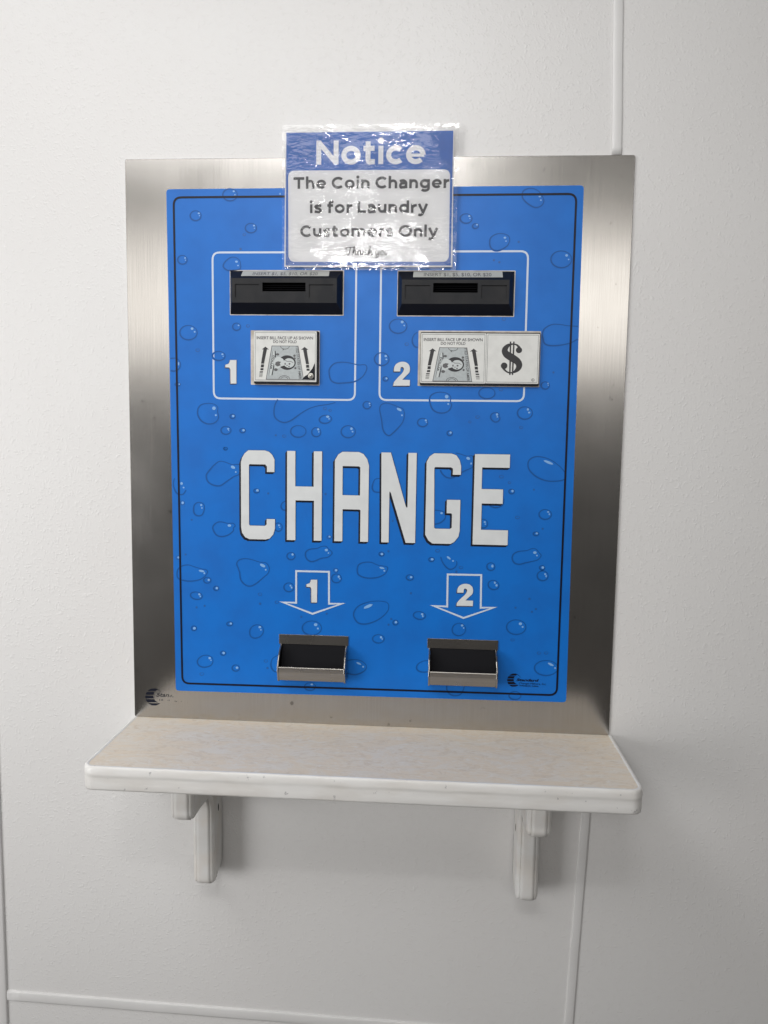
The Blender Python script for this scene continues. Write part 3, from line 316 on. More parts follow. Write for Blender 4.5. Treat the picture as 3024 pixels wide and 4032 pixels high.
 [(218.4,254.9),(217.9,253.3),(216.6,252.6),(215.3,253.2),(214.7,254.8),(215.2,256.4),(216.5,257.0),(217.8,256.4)],
 [(138.4,297.1),(136.7,296.9),(133.9,298.3),(131.8,300.6),(131.5,302.3),(133.2,302.5),(136.0,301.1),(138.1,298.8)],
 [(143.7,294.7),(143.3,293.6),(142.2,293.1),(141.1,293.6),(140.6,294.7),(141.1,295.8),(142.2,296.3),(143.3,295.8)],
 [(-154.2,348.7),(-154.6,347.7),(-155.8,347.2),(-156.9,347.6),(-157.4,348.6),(-156.9,349.6),(-155.8,350.1),(-154.6,349.7)],
 [(-153.4,345.2),(-153.7,344.6),(-154.5,344.3),(-155.3,344.5),(-155.6,345.2),(-155.3,345.9),(-154.5,346.2),(-153.7,345.9)],
 [(-190.6,407.8),(-191.3,406.2),(-192.9,405.6),(-194.6,406.2),(-195.3,407.7),(-194.6,409.3),(-192.9,410.0),(-191.2,409.3)],
 [(123.3,375.5),(122.7,374.2),(121.2,373.6),(119.7,374.1),(119.0,375.5),(119.6,376.8),(121.1,377.4),(122.7,376.9)],
 [(-66.6,331.1),(-67.1,329.9),(-68.4,329.3),(-69.8,329.8),(-70.3,331.0),(-69.8,332.3),(-68.5,332.8),(-67.1,332.3)],
 [(-70.9,307.9),(-71.8,306.3),(-73.8,305.6),(-75.8,306.2),(-76.6,307.8),(-75.8,309.4),(-73.8,310.1),(-71.8,309.5)],
 [(-68.8,302.9),(-69.2,302.0),(-70.1,301.6),(-71.0,302.0),(-71.4,302.8),(-71.0,303.7),(-70.1,304.1),(-69.2,303.8)],
 [(23.8,303.5),(23.2,302.0),(21.5,301.4),(19.8,301.9),(19.1,303.4),(19.8,304.8),(21.4,305.5),(23.1,304.9)],
 [(109.3,296.7),(108.6,295.2),(107.0,294.6),(105.3,295.1),(104.6,296.6),(105.3,298.0),(106.9,298.7),(108.6,298.1)],
 [(26.4,278.5),(24.9,277.7),(21.5,277.8),(18.4,278.9),(17.2,280.3),(18.8,281.1),(22.1,281.0),(25.3,279.9)],
 [(27.6,274.6),(27.1,273.5),(26.0,273.0),(24.9,273.4),(24.4,274.6),(24.9,275.7),(26.0,276.2),(27.1,275.7)],
 [(-54.4,273.4),(-55.0,271.9),(-56.6,271.3),(-58.1,271.8),(-58.8,273.3),(-58.2,274.8),(-56.6,275.4),(-55.0,274.8)],
 [(-50.1,262.4),(-50.7,260.8),(-52.0,260.1),(-53.4,260.7),(-53.9,262.3),(-53.4,263.9),(-52.1,264.5),(-50.7,263.9)],
 [(-49.0,258.9),(-49.3,258.0),(-50.1,257.6),(-50.9,257.9),(-51.2,258.8),(-50.9,259.7),(-50.1,260.1),(-49.3,259.8)],
 [(74.1,265.0),(73.5,263.6),(71.9,263.0),(70.4,263.5),(69.7,264.8),(70.3,266.2),(71.9,266.8),(73.4,266.3)],
 [(-322.6,417.1),(-323.2,415.3),(-324.8,414.5),(-326.4,415.2),(-327.1,417.0),(-326.4,418.8),(-324.8,419.5),(-323.2,418.8)],
 [(-319.7,410.0),(-320.2,409.0),(-321.4,408.6),(-322.5,408.9),(-323.0,409.9),(-322.5,411.0),(-321.3,411.4),(-320.2,411.0)],
 [(-321.0,383.9),(-321.7,382.3),(-323.3,381.6),(-324.9,382.2),(-325.5,383.8),(-324.8,385.4),(-323.2,386.0),(-321.6,385.4)],
 [(-288.9,380.6),(-289.4,379.2),(-290.8,378.6),(-292.2,379.2),(-292.7,380.5),(-292.2,381.9),(-290.8,382.4),(-289.4,381.9)],
 [(-288.3,375.5),(-288.7,374.5),(-289.6,374.1),(-290.5,374.5),(-290.8,375.5),(-290.5,376.5),(-289.5,376.9),(-288.6,376.5)],
 [(-238.7,346.3),(-239.7,344.7),(-242.0,344.0),(-244.2,344.6),(-245.1,346.2),(-244.2,347.7),(-241.9,348.4),(-239.7,347.8)],
 [(-130.1,298.8),(-130.7,297.3),(-132.1,296.7),(-133.6,297.3),(-134.2,298.7),(-133.6,300.2),(-132.1,300.8),(-130.7,300.3)],
 [(-329.8,288.6),(-330.4,287.2),(-331.8,286.6),(-333.2,287.2),(-333.7,288.5),(-333.2,289.9),(-331.8,290.5),(-330.4,290.0)],
 [(-286.1,264.9),(-287.9,263.8),(-291.6,263.9),(-295.0,265.1),(-296.2,266.7),(-294.4,267.8),(-290.7,267.7),(-287.3,266.5)],
 [(-284.7,262.1),(-285.2,260.9),(-286.3,260.4),(-287.5,260.9),(-288.0,262.0),(-287.5,263.2),(-286.3,263.7),(-285.2,263.2)],
 [(-276.5,250.5),(-277.2,249.0),(-278.7,248.4),(-280.2,249.0),(-280.8,250.4),(-280.1,251.9),(-278.6,252.6),(-277.1,252.0)],
 [(-179.2,275.8),(-181.4,274.9),(-185.2,276.0),(-188.2,278.4),(-188.8,280.7),(-186.5,281.6),(-182.8,280.6),(-179.7,278.2)],
 [(-177.1,271.1),(-177.6,269.9),(-178.7,269.4),(-179.8,269.9),(-180.3,271.0),(-179.8,272.1),(-178.7,272.6),(-177.6,272.2)],
 [(-262.2,236.6),(-262.9,234.9),(-264.5,234.2),(-266.1,234.9),(-266.8,236.4),(-266.1,238.1),(-264.5,238.8),(-262.9,238.1)],
 [(-133.9,244.4),(-134.3,243.2),(-135.5,242.7),(-136.6,243.2),(-137.1,244.3),(-136.6,245.4),(-135.5,245.9),(-134.3,245.5)],
 [(-131.9,241.2),(-132.4,239.8),(-133.5,239.2),(-134.7,239.8),(-135.1,241.1),(-134.7,242.5),(-133.5,243.1),(-132.4,242.6)],
 [(-293.6,224.6),(-294.2,223.2),(-295.6,222.6),(-297.0,223.1),(-297.5,224.5),(-297.0,225.9),(-295.6,226.5),(-294.2,226.0)],
 [(-292.4,221.1),(-292.8,220.0),(-293.8,219.6),(-294.9,220.0),(-295.3,221.0),(-294.9,222.0),(-293.8,222.5),(-292.8,222.1)],
 [(-302.2,164.2),(-303.0,162.5),(-304.8,161.7),(-306.7,162.3),(-307.4,164.1),(-306.6,165.8),(-304.8,166.6),(-302.9,165.9)],
 [(-238.1,174.6),(-238.7,173.2),(-240.2,172.6),(-241.7,173.1),(-242.3,174.5),(-241.7,175.9),(-240.2,176.5),(-238.7,175.9)],
 [(-186.6,169.9),(-187.3,168.3),(-189.1,167.7),(-190.8,168.2),(-191.5,169.7),(-190.8,171.2),(-189.1,171.9),(-187.3,171.3)],
 [(-185.8,165.2),(-186.2,164.2),(-187.1,163.8),(-188.0,164.2),(-188.4,165.1),(-188.0,166.0),(-187.1,166.4),(-186.2,166.1)],
 [(-275.8,111.7),(-276.5,110.2),(-278.1,109.5),(-279.7,110.1),(-280.4,111.6),(-279.7,113.1),(-278.1,113.8),(-276.5,113.2)],
 [(-274.7,107.8),(-275.0,107.0),(-275.8,106.6),(-276.6,106.9),(-277.0,107.7),(-276.6,108.5),(-275.8,108.9),(-275.0,108.6)],
 [(-250.7,121.8),(-251.5,120.1),(-253.2,119.4),(-254.9,120.0),(-255.6,121.6),(-254.9,123.3),(-253.2,124.0),(-251.4,123.4)],
 [(-227.2,96.3),(-227.9,94.7),(-229.5,94.1),(-231.1,94.6),(-231.8,96.1),(-231.1,97.7),(-229.5,98.3),(-227.9,97.8)],
 [(-88.1,177.4),(-89.1,175.4),(-91.3,174.5),(-93.6,175.2),(-94.5,177.2),(-93.6,179.1),(-91.4,180.0),(-89.1,179.3)],
 [(-85.7,170.6),(-86.2,169.4),(-87.5,168.8),(-88.7,169.3),(-89.2,170.5),(-88.7,171.8),(-87.5,172.4),(-86.2,171.9)],
 [(-95.2,71.1),(-95.8,69.9),(-97.4,69.4),(-99.0,69.8),(-99.7,70.9),(-99.1,72.1),(-97.5,72.7),(-95.9,72.2)],
 [(6.9,216.0),(5.4,213.3),(0.2,209.9),(-5.6,208.0),(-8.6,208.5),(-7.1,211.2),(-1.9,214.6),(3.9,216.5)],
 [(49.4,185.9),(48.8,184.3),(47.3,183.6),(45.7,184.2),(45.0,185.7),(45.6,187.3),(47.2,188.1),(48.7,187.4)],
 [(23.9,158.8),(23.4,157.3),(22.1,156.7),(20.7,157.2),(20.1,158.7),(20.7,160.2),(22.0,160.9),(23.4,160.3)],
 [(25.2,155.8),(24.9,154.8),(24.2,154.3),(23.4,154.7),(23.0,155.7),(23.3,156.8),(24.1,157.2),(24.9,156.8)],
 [(94.1,201.4),(93.5,200.0),(91.9,199.4),(90.4,199.9),(89.7,201.2),(90.3,202.6),(91.9,203.2),(93.4,202.7)],
 [(94.6,197.9),(94.2,196.7),(93.1,196.2),(92.0,196.6),(91.5,197.8),(91.9,198.9),(93.0,199.4),(94.2,199.0)],
 [(-11.4,109.4),(-13.2,108.9),(-16.5,109.8),(-19.4,111.6),(-20.2,113.2),(-18.4,113.7),(-15.2,112.8),(-12.3,111.0)],
 [(-6.3,105.7),(-6.8,104.6),(-8.1,104.0),(-9.3,104.5),(-9.8,105.6),(-9.3,106.8),(-8.1,107.3),(-6.9,106.9)],
 [(162.5,183.8),(161.9,182.5),(160.3,181.8),(158.8,182.4),(158.1,183.7),(158.7,185.1),(160.2,185.7),(161.8,185.2)],
 [(164.3,179.6),(164.0,178.7),(163.1,178.3),(162.2,178.6),(161.8,179.5),(162.1,180.4),(163.0,180.8),(163.9,180.5)],
 [(261.4,190.0),(260.7,188.2),(258.7,187.4),(256.7,188.0),(255.9,189.8),(256.6,191.6),(258.6,192.4),(260.5,191.7)],
 [(264.2,184.7),(263.8,183.5),(262.6,183.0),(261.4,183.4),(260.8,184.6),(261.3,185.7),(262.5,186.2),(263.7,185.8)],
 [(317.1,118.9),(315.1,118.3),(311.2,119.4),(307.8,121.5),(306.8,123.4),(308.8,124.0),(312.7,122.9),(316.1,120.8)],
 [(321.1,115.1),(320.7,113.9),(319.6,113.4),(318.5,113.9),(318.0,115.0),(318.5,116.1),(319.5,116.6),(320.6,116.2)],
]
LETTERS = {
 'C': ([(-221.2,455.8),(-219.0,463.6),(-214.5,470.7),(-208.2,475.8),(-179.8,475.8),(-172.7,473.7),(-167.2,468.4),(-163.5,460.7),(-163.5,452.9),(-163.5,439.5),(-176.4,439.5),(-176.4,448.8),(-179.5,452.2),(-206.3,452.2),(-207.4,450.7),(-207.4,348.8),(-205.6,347.2),(-179.8,347.2),(-176.9,349.8),(-176.9,359.1),(-162.6,359.1),(-162.6,343.0),(-165.5,332.7),(-171.9,325.4),(-179.0,323.7),(-207.0,323.7),(-214.2,326.8),(-219.7,334.6),(-221.2,344.1)],None),
 'H': ([(-141.8,475.8),(-127.7,475.8),(-127.7,415.9),(-96.3,415.9),(-96.3,475.8),(-82.2,475.8),(-82.2,323.7),(-95.5,323.7),(-95.5,392.1),(-127.2,392.1),(-127.2,323.7),(-141.8,323.7)],None),
 'A': ([(-60.3,323.7),(-60.3,450.8),(-60.3,461.7),(-54.7,471.0),(-47.7,475.8),(-19.8,475.8),(-12.0,472.5),(-5.6,464.1),(-2.5,453.4),(-2.5,323.7),(-16.0,323.7),(-16.0,377.7),(-18.3,378.6),(-46.5,378.6),(-46.5,323.7)],[(-47.0,451.8),(-19.5,451.8),(-17.1,450.0),(-17.1,402.6),(-47.0,402.6)]),
 'N': ([(18.2,475.8),(34.1,475.8),(60.7,385.6),(62.6,383.3),(63.5,384.9),(63.5,475.8),(77.5,475.8),(77.5,323.7),(61.5,323.7),(34.9,408.4),(33.0,410.4),(32.6,408.3),(32.6,323.7),(20.1,323.7)],None),
 'G': ([(94.3,450.5),(94.3,461.2),(99.1,470.5),(106.7,475.8),(135.7,475.8),(143.9,472.8),(149.5,464.5),(151.9,454.6),(151.9,440.6),(138.4,440.6),(138.4,450.9),(135.2,452.8),(108.7,452.8),(107.4,451.0),(109.1,350.8),(111.0,349.1),(135.7,349.1),(138.6,351.5),(138.6,373.3),(137.5,375.6),(129.6,375.6),(129.6,398.4),(152.1,398.4),(152.1,346.4),(150.3,336.2),(143.6,327.4),(137.5,323.7),(106.8,323.7),(99.8,328.7),(94.3,338.8),(94.3,351.3)],None),
 'E': ([(174.3,475.6),(232.4,475.8),(232.4,453.6),(186.9,453.6),(186.9,417.5),(222.6,417.5),(222.6,393.3),(187.8,393.3),(187.8,348.9),(232.8,348.9),(232.8,323.7),(174.3,323.7)],None),
}
ONE = [(-239.3, 626.5), (-228.3, 626.6), (-228.5, 587.4), (-238.4, 587.3), (-238.6, 610.5), (-240.2, 613.9), (-247.2, 614.3), (-247.2, 618.4), (-241.7, 620.4), (-239.8, 623.5)]
TWO = [(37.1, 610.1), (37.5, 616.9), (41.2, 622.9), (48.7, 626.0), (56.4, 625.3), (61.8, 620.9), (63.4, 614.1), (62.0, 608.1), (56.8, 602.8), (51.1, 596.7), (63.8, 596.5), (63.6, 587.0), (36.4, 586.7), (37.4, 592.8), (43.1, 599.6), (49.1, 605.7), (52.4, 610.2), (53.5, 614.8), (51.2, 617.5), (48.1, 616.5), (47.5, 610.2)]
DOLLAR = [(241.7, 649.3, 4.5), (237.1, 654.1, 2.7), (229.6, 655.5, 2.4), (222.3, 652.5, 6.1), (218.0, 646.1, 9.4), (220.4, 639.5, 10.9), (229.6, 633.7, 12.1), (238.7, 627.8, 10.9), (241.9, 621.2, 10.0), (239.1, 614.5, 7.0), (231.8, 609.7, 2.7), (223.6, 610.2, 2.4), (217.5, 615.1, 3.3), (215.8, 619.5, 6.1)]
DOLLAR_BALLS = [(240.8, 645.9, 5.0), (217.5, 620.5, 5.3)]
DOLLAR_BARS = [[(226.8, 659.5), (227.3, 605.8)], [(232.2, 659.5), (231.6, 605.8)]]


# ---------------------------------------------------------------- materials
def mat(name, base, rough=.5, metal=0., spec=.5, var=0., vscale=30., bump=0., bscale=200., bdist=.001, vcol=None, stretch=None, rvar=0.):
    m = bpy.data.materials.new(name)
    m.use_nodes = True
    n, l = m.node_tree.nodes, m.node_tree.links
    b = n['Principled BSDF']
    b.inputs['Base Color'].default_value = (*base, 1)
    b.inputs['Roughness'].default_value = rough
    b.inputs['Metallic'].default_value = metal
    b.inputs['Specular IOR Level'].default_value = spec
    co = None
    if var or bump or rvar:
        tc = n.new('ShaderNodeTexCoord')
        mp = n.new('ShaderNodeMapping')
        l.new(tc.outputs['Object'], mp.inputs[0])
        if stretch:
            mp.inputs['Scale'].default_value = stretch
        co = mp.outputs[0]
    if var or rvar:
        nt = n.new('ShaderNodeTexNoise')
        nt.inputs['Scale'].default_value = vscale
        nt.inputs['Detail'].default_value = 5
        l.new(co, nt.inputs['Vector'])
    if var:
        mx = n.new('ShaderNodeMix')
        mx.data_type = 'RGBA'
        other = vcol or tuple(c * (1 - var) for c in base)
        mx.inputs[6].default_value = (*base, 1)
        mx.inputs[7].default_value = (*other, 1)
        rp = n.new('ShaderNodeMapRange')
        rp.inputs['From Min'].default_value = .38
        rp.inputs['From Max'].default_value = .66
        l.new(nt.outputs['Fac'], rp.inputs['Value'])
        l.new(rp.outputs[0], mx.inputs[0])
        l.new(mx.outputs[2], b.inputs['Base Color'])
    if rvar:
        rr = n.new('ShaderNodeMapRange')
        rr.inputs['To Min'].default_value = rough - rvar
        rr.inputs['To Max'].default_value = rough + rvar
        l.new(nt.outputs['Fac'], rr.inputs['Value'])
        l.new(rr.outputs[0], b.inputs['Roughness'])
    if bump:
        bt = n.new('ShaderNodeTexNoise')
        bt.inputs['Scale'].default_value = bscale
        bt.inputs['Detail'].default_value = 4
        l.new(co, bt.inputs['Vector'])
        bp = n.new('ShaderNodeBump')
        bp.inputs['Strength'].default_value = bump
        bp.inputs['Distance'].default_value = bdist
        l.new(bt.outputs['Fac'], bp.inputs['Height'])
        l.new(bp.outputs[0], b.inputs['Normal'])
    return m


def add_specks(m, scale, threshold, colour, amount=1., low=None):
    """small dark dirt marks with a shape of their own, mixed over the material's base colour"""
    n, l = m.node_tree.nodes, m.node_tree.links
    b = n['Principled BSDF']
    tc = n.new('ShaderNodeTexCoord')
    nt = n.new('ShaderNodeTexNoise')
    nt.inputs['Scale'].default_value = scale
    nt.inputs['Detail'].default_value = 3
    l.new(tc.outputs['Object'], nt.inputs['Vector'])
    mr = n.new('ShaderNodeMapRange')
    mr.inputs['From Min'].default_value = threshold
    mr.inputs['From Max'].default_value = threshold + .04
    mr.inputs['To Max'].default_value = amount
    l.new(nt.outputs['Fac'], mr.inputs['Value'])
    fac = mr.outputs[0]
    mx = n.new('ShaderNodeMix')
    mx.data_type = 'RGBA'
    src = b.inputs['Base Color'].links[0].from_socket if b.inputs['Base Color'].links else None
    if src:
        l.new(src, mx.inputs[6])
    else:
        mx.inputs[6].default_value = b.inputs['Base Color'].default_value
    mx.inputs[7].default_value = (*colour, 1)
    l.new(fac, mx.inputs[0])
    l.new(mx.outputs[2], b.inputs['Base Color'])


def wall_material():
    m = bpy.data.materials.new('pebbled_white_panel')
    m.use_nodes = True
    n, l = m.node_tree.nodes, m.node_tree.links
    b = n['Principled BSDF']
    b.inputs['Roughness'].default_value = .42
    b.inputs['Specular IOR Level'].default_value = .35
    tc = n.new('ShaderNodeTexCoord')
    warp = n.new('ShaderNodeTexNoise')
    warp.inputs['Scale'].default_value = 60
    l.new(tc.outputs['Object'], warp.inputs['Vector'])
    add = n.new('ShaderNodeMix')
    add.data_type = 'VECTOR'
    add.inputs[0].default_value = .012
    l.new(tc.outputs['Object'], add.inputs[4])
    l.new(warp.outputs['Color'], add.inputs[5])
    v = n.new('ShaderNodeTexVoronoi')
    v.feature = 'SMOOTH_F1'
    v.inputs['Scale'].default_value = 265
    v.inputs['Randomness'].default_value = 1
    l.new(add.outputs[1], v.inputs['Vector'])
    mr = n.new('ShaderNodeMapRange')
    mr.interpolation_type = 'SMOOTHSTEP'
    mr.inputs['From Min'].default_value = .12
    mr.inputs['From Max'].default_value = .52
    mr.inputs['To Min'].default_value = 1
    mr.inputs['To Max'].default_value = 0
    l.new(v.outputs['Distance'], mr.inputs['Value'])
    big = n.new('ShaderNodeTexNoise')
    big.inputs['Scale'].default_value = 95
    big.inputs['Detail'].default_value = 3
    l.new(tc.outputs['Object'], big.inputs['Vector'])
    sel = n.new('ShaderNodeMapRange')
    sel.inputs['From Min'].default_value = .40
    sel.inputs['From Max'].default_value = .62
    l.new(big.outputs['Fac'], sel.inputs['Value'])
    mul = n.new('ShaderNodeMath')
    mul.operation = 'MULTIPLY'
    l.new(mr.outputs[0], mul.inputs[0])
    l.new(sel.outputs[0], mul.inputs[1])
    bp = n.new('ShaderNodeBump')
    bp.inputs['Strength'].default_value = .46
    bp.inputs['Distance'].default_value = .0008
    l.new(mul.outputs[0], bp.inputs['Height'])
    l.new(bp.outputs[0], b.inputs['Normal'])
    soil = n.new('ShaderNodeTexNoise')
    soil.inputs['Scale'].default_value = 3.2
    soil.inputs['Detail'].default_value = 6
    l.new(tc.outputs['Object'], soil.inputs['Vector'])
    sm = n.new('ShaderNodeMapRange')
    sm.inputs['From Min'].default_value = .35
    sm.inputs['From Max'].default_value = .75
    l.new(soil.outputs['Fac'], sm.inputs['Value'])
    mx = n.new('ShaderNodeMix')
    mx.data_type = 'RGBA'
    mx.inputs[6].default_value = (.785, .778, .77, 1)
    mx.inputs[7].default_value = (.765, .752, .742, 1)
    l.new(sm.outputs[0], mx.inputs[0])
    l.new(mx.outputs[2], b.inputs['Base Color'])
    return m


def steel(name, base, rough, streak, relief=.25):
    m = bpy.data.materials.new(name)
    m.use_nodes = True
    n, l = m.node_tree.nodes, m.node_tree.links
    b = n['Principled BSDF']
    b.inputs['Metallic'].default_value = 1
    tc = n.new('ShaderNodeTexCoord')
    mp = n.new('ShaderNodeMapping')
    mp.inputs['Scale'].default_value = streak
    l.new(tc.outputs['Object'], mp.inputs[0])
    nt = n.new('ShaderNodeTexNoise')
    nt.inputs['Scale'].default_value = 1
    nt.inputs['Detail'].default_value = 6
    l.new(mp.outputs[0], nt.inputs['Vector'])
    mx = n.new('ShaderNodeMix')
    mx.data_type = 'RGBA'
    mx.inputs[6].default_value = (*[c * .84 for c in base], 1)
    mx.inputs[7].default_value = (*[c * 1.16 for c in base], 1)
    l.new(nt.outputs['Fac'], mx.inputs[0])
    smear = n.new('ShaderNodeTexNoise')
    smear.inputs['Scale'].default_value = 11
    smear.inputs['Detail'].default_value = 5
    l.new(tc.outputs['Object'], smear.inputs['Vector'])
    rr = n.new('ShaderNodeMapRange')
    rr.inputs['From Min'].default_value = .3
    rr.inputs['From Max'].default_value = .7
    rr.inputs['To Min'].default_value = rough - .012
    rr.inputs['To Max'].default_value = rough + .02
    l.new(smear.outputs['Fac'], rr.inputs['Value'])
    l.new(rr.outputs[0], b.inputs['Roughness'])
    l.new(mx.outputs[2], b.inputs['Base Color'])
    bp = n.new('ShaderNodeBump')
    bp.inputs['Strength'].default_value = relief
    bp.inputs['Distance'].default_value = .0002
    l.new(nt.outputs['Fac'], bp.inputs['Height'])
    l.new(bp.outputs[0], b.inputs['Normal'])
    return m


def film_material():
    m = bpy.data.materials.new('clear_laminate')
    m.use_nodes = True
    n, l = m.node_tree.nodes, m.node_tree.links
    n.clear()
    out = n.new('ShaderNodeOutputMaterial')
    tr = n.new('ShaderNodeBsdfTransparent')
    tr.inputs[0].default_value = (1, 1, 1, 1)
    gl = n.new('ShaderNodeBsdfGlossy')
    gl.inputs['Roughness'].default_value = .06
    df = n.new('ShaderNodeBsdfDiffuse')
    df.inputs[0].default_value = (.8, .82, .85, 1)
    mx = n.new('ShaderNodeMixShader')
    mx2 = n.new('ShaderNodeMixShader')
    mx2.inputs[0].default_value = .03
    fr = n.new('ShaderNodeFresnel')
    fr.inputs['IOR'].default_value = 1.55
    tc = n.new('ShaderNodeTexCoord')
    mp = n.new('ShaderNodeMapping')
    mp.inputs['Rotation'].default_value = (0, math.radians(-32), 0)
    mp.inputs['Scale'].default_value = (1, 1, 2.2)
    l.new(tc.outputs['Object'], mp.inputs[0])
    nt = n.new('ShaderNodeTexNoise')
    nt.inputs['Scale'].default_value = 62
    nt.inputs['Detail'].default_value = 2.2
    nt.inputs['Roughness'].default_value = .6
    l.new(mp.outputs[0], nt.inputs['Vector'])
    big = n.new('ShaderNodeTexNoise')           # wrinkles gather in patches, flat film between
    big.inputs['Scale'].default_value = 13
    big.inputs['Detail'].default_value = 2
    l.new(mp.outputs[0], big.inputs['Vector'])
    pm = n.new('ShaderNodeMapRange')
    pm.interpolation_type = 'SMOOTHSTEP'
    pm.inputs['From Min'].default_value = .44
    pm.inputs['From Max'].default_value = .62
    pm.inputs['To Min'].default_value = .30
    l.new(big.outputs['Fac'], pm.inputs['Value'])
    ctr = n.new('ShaderNodeMath')
    ctr.operation = 'SUBTRACT'
    ctr.inputs[1].default_value = .5
    l.new(nt.outputs['Fac'], ctr.inputs[0])
    hm = n.new('ShaderNodeMath')
    hm.operation = 'MULTIPLY'
    l.new(ctr.outputs[0], hm.inputs[0])
    l.new(pm.outputs[0], hm.inputs[1])
    bp = n.new('ShaderNodeBump')
    bp.inputs['Strength'].default_value = 1
    bp.inputs['Distance'].default_value = .00075
    l.new(hm.outputs[0], bp.inputs['Height'])
    l.new(bp.outputs[0], gl.inputs['Normal'])
    l.new(bp.outputs[0], fr.inputs['Normal'])
    l.new(tr.outputs[0], mx2.inputs[1])
    l.new(df.outputs[0], mx2.inputs[2])
    l.new(fr.outputs[0], mx.inputs[0])
    l.new(mx2.outputs[0], mx.inputs[1])
    l.new(gl.outputs[0], mx.inputs[2])
    l.new(mx.outputs[0], out.inputs[0])
    return m


def laminate_material():
    """beige swirled laminate: two layers of crossing, warped flecks"""
    m = bpy.data.materials.new('beige_marbled_laminate')
    m.use_nodes = True
    n, l = m.node_tree.nodes, m.node_tree.links
    b = n['Principled BSDF']
    b.inputs['Roughness'].default_value = .55
    b.inputs['Specular IOR Level'].default_value = .3
    tc = n.new('ShaderNodeTexCoord')
    col_ = None
    for sc_, dist, rot, lo, hi, c in ((11, 1.8, .5, .44, .60, (.80, .75, .675)), (24, 2.4, -.7, .50, .66, (.70, .60, .48)), (38, 2.8, 1.1, .53, .66, (.84, .795, .73))):
        mp = n.new('ShaderNodeMapping')
        mp.inputs['Rotation'].default_value = (0, 0, rot)
        mp.inputs['Scale'].default_value = (1, 2.1, 1)
        l.new(tc.outputs['Object'], mp.inputs[0])
        nt = n.new('ShaderNodeTexNoise')
        nt.inputs['Scale'].default_value = sc_
        nt.inputs['Detail'].default_value = 5
        nt.inputs['Roughness'].default_value = .65
        nt.inputs['Distortion'].default_value = dist
        l.new(mp.outputs[0], nt.inputs['Vector'])
        mr = n.new('ShaderNodeMapRange')
        mr.inputs['From Min'].default_value = lo
        mr.inputs['From Max'].default_value = hi
        mr.inputs['To Max'].default_value = .75
        l.new(nt.outputs['Fac'], mr.inputs['Value'])
        mx = n.new('ShaderNodeMix')
        mx.data_type = 'RGBA'
        if col_:
            l.new(col_, mx.inputs[6])
        else:
            mx.inputs[6].default_value = (.81, .705, .57, 1)
        mx.inputs[7].default_value = (*c, 1)
        l.new(mr.outputs[0], mx.inputs[0])
        col_ = mx.outputs[2]
    l.new(col_, b.inputs['Base Color'])
    return m


M = {
    'wall': wall_material(),
    'strip': mat('white_strip_plastic', (.785, .778, .77), .38, var=.05, vscale=9),
    'steel': steel('brushed_steel', (.47, .453, .43), .20, (900, 1, 7)),
    'cup': steel('polished_steel', (.37, .355, .335), .27, (20, 20, 400), .0),
    'blue': mat('blue_print', (.005, .163, .61), .40, spec=.32, var=.16, vscale=16, vcol=(.005, .142, .545), bump=.10, bscale=60, bdist=.001, rvar=.07),
    'drop': mat('droplet_line_ink', (.004, .072, .27), .42, spec=.3),
    'dropf': mat('droplet_faint_ink', (.008, .098, .36), .42),
    'halo': mat('droplet_soft_edge_ink', (.005, .128, .49), .42, spec=.3),
    'glint': mat('droplet_highlight_ink', (.22, .44, .78), .42),
    'black': mat('black_ink', (.004, .006, .016), .4, spec=.25),
    'white': mat('white_ink', (.60, .68, .80), .42),
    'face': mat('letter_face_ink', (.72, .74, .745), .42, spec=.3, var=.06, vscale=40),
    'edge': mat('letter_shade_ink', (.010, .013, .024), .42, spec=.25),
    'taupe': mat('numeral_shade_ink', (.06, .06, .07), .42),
    'bez': mat('black_moulded_plastic', (.016, .017, .020), .6, spec=.25, var=.45, vscale=28, vcol=(.026, .026, .028), bump=.25, bscale=900, bdist=.0002),
    'dark': mat('dark_gloss_plastic', (.007, .008, .013), .45, spec=.25),
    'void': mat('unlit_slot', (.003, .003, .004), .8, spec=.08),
    'cream': mat('cream_gasket', (.66, .62, .56), .55, var=.25, vscale=60, vcol=(.45, .40, .34)),
    'tag': mat('shaded_label_paper', (.42, .43, .41), .5),  # grey includes the shade lying on the label, put into its colour
    'plac': mat('placard_white', (.74, .745, .72), .35, var=.08, vscale=70),
    'ink': mat('placard_ink', (.014, .014, .018), .4),
    'ink2': mat('placard_grey_ink', (.10, .10, .105), .4),
    'bill': mat('banknote_grey', (.46, .50, .51), .4, var=.12, vscale=260),
    'bill2': mat('banknote_pale', (.56, .60, .60), .4),
    'paper': mat('white_paper', (.87, .87, .88), .6, var=.03, vscale=30),
    'pblue': mat('notice_blue_ink', (.014, .130, .51), .5, var=.12, vscale=25),
    'ptext': mat('notice_grey_ink', (.040, .038, .045), .5),
    'film': film_material(),
    'paint': mat('white_gloss_paint', (.83, .82, .80), .36, var=.10, vscale=35, vcol=(.76, .735, .70), bump=.5, bscale=75, bdist=.0012, stretch=(.35, 1, 1)),
    'bpaint': mat('bracket_paint', (.82, .815, .80), .4, var=.10, vscale=30, vcol=(.77, .74, .70), bump=.25, bscale=120, bdist=.0006),
    'lam': laminate_material(),
    'chute': mat('chute_shade', (.010, .010, .012), .8, spec=.12),
    'rivet': mat('rivet_metal', (.45, .44, .40), .35, metal=.8),
}
add_specks(M['steel'], 42, .715, (.16, .15, .14), .7)
add_specks(M['lam'], 60, .745, (.10, .09, .08), .8)
add_specks(M['paint'], 85, .675, (.30, .29, .30), .55)
add_specks(M['wall'], 55, .755, (.42, .40, .38), .55)


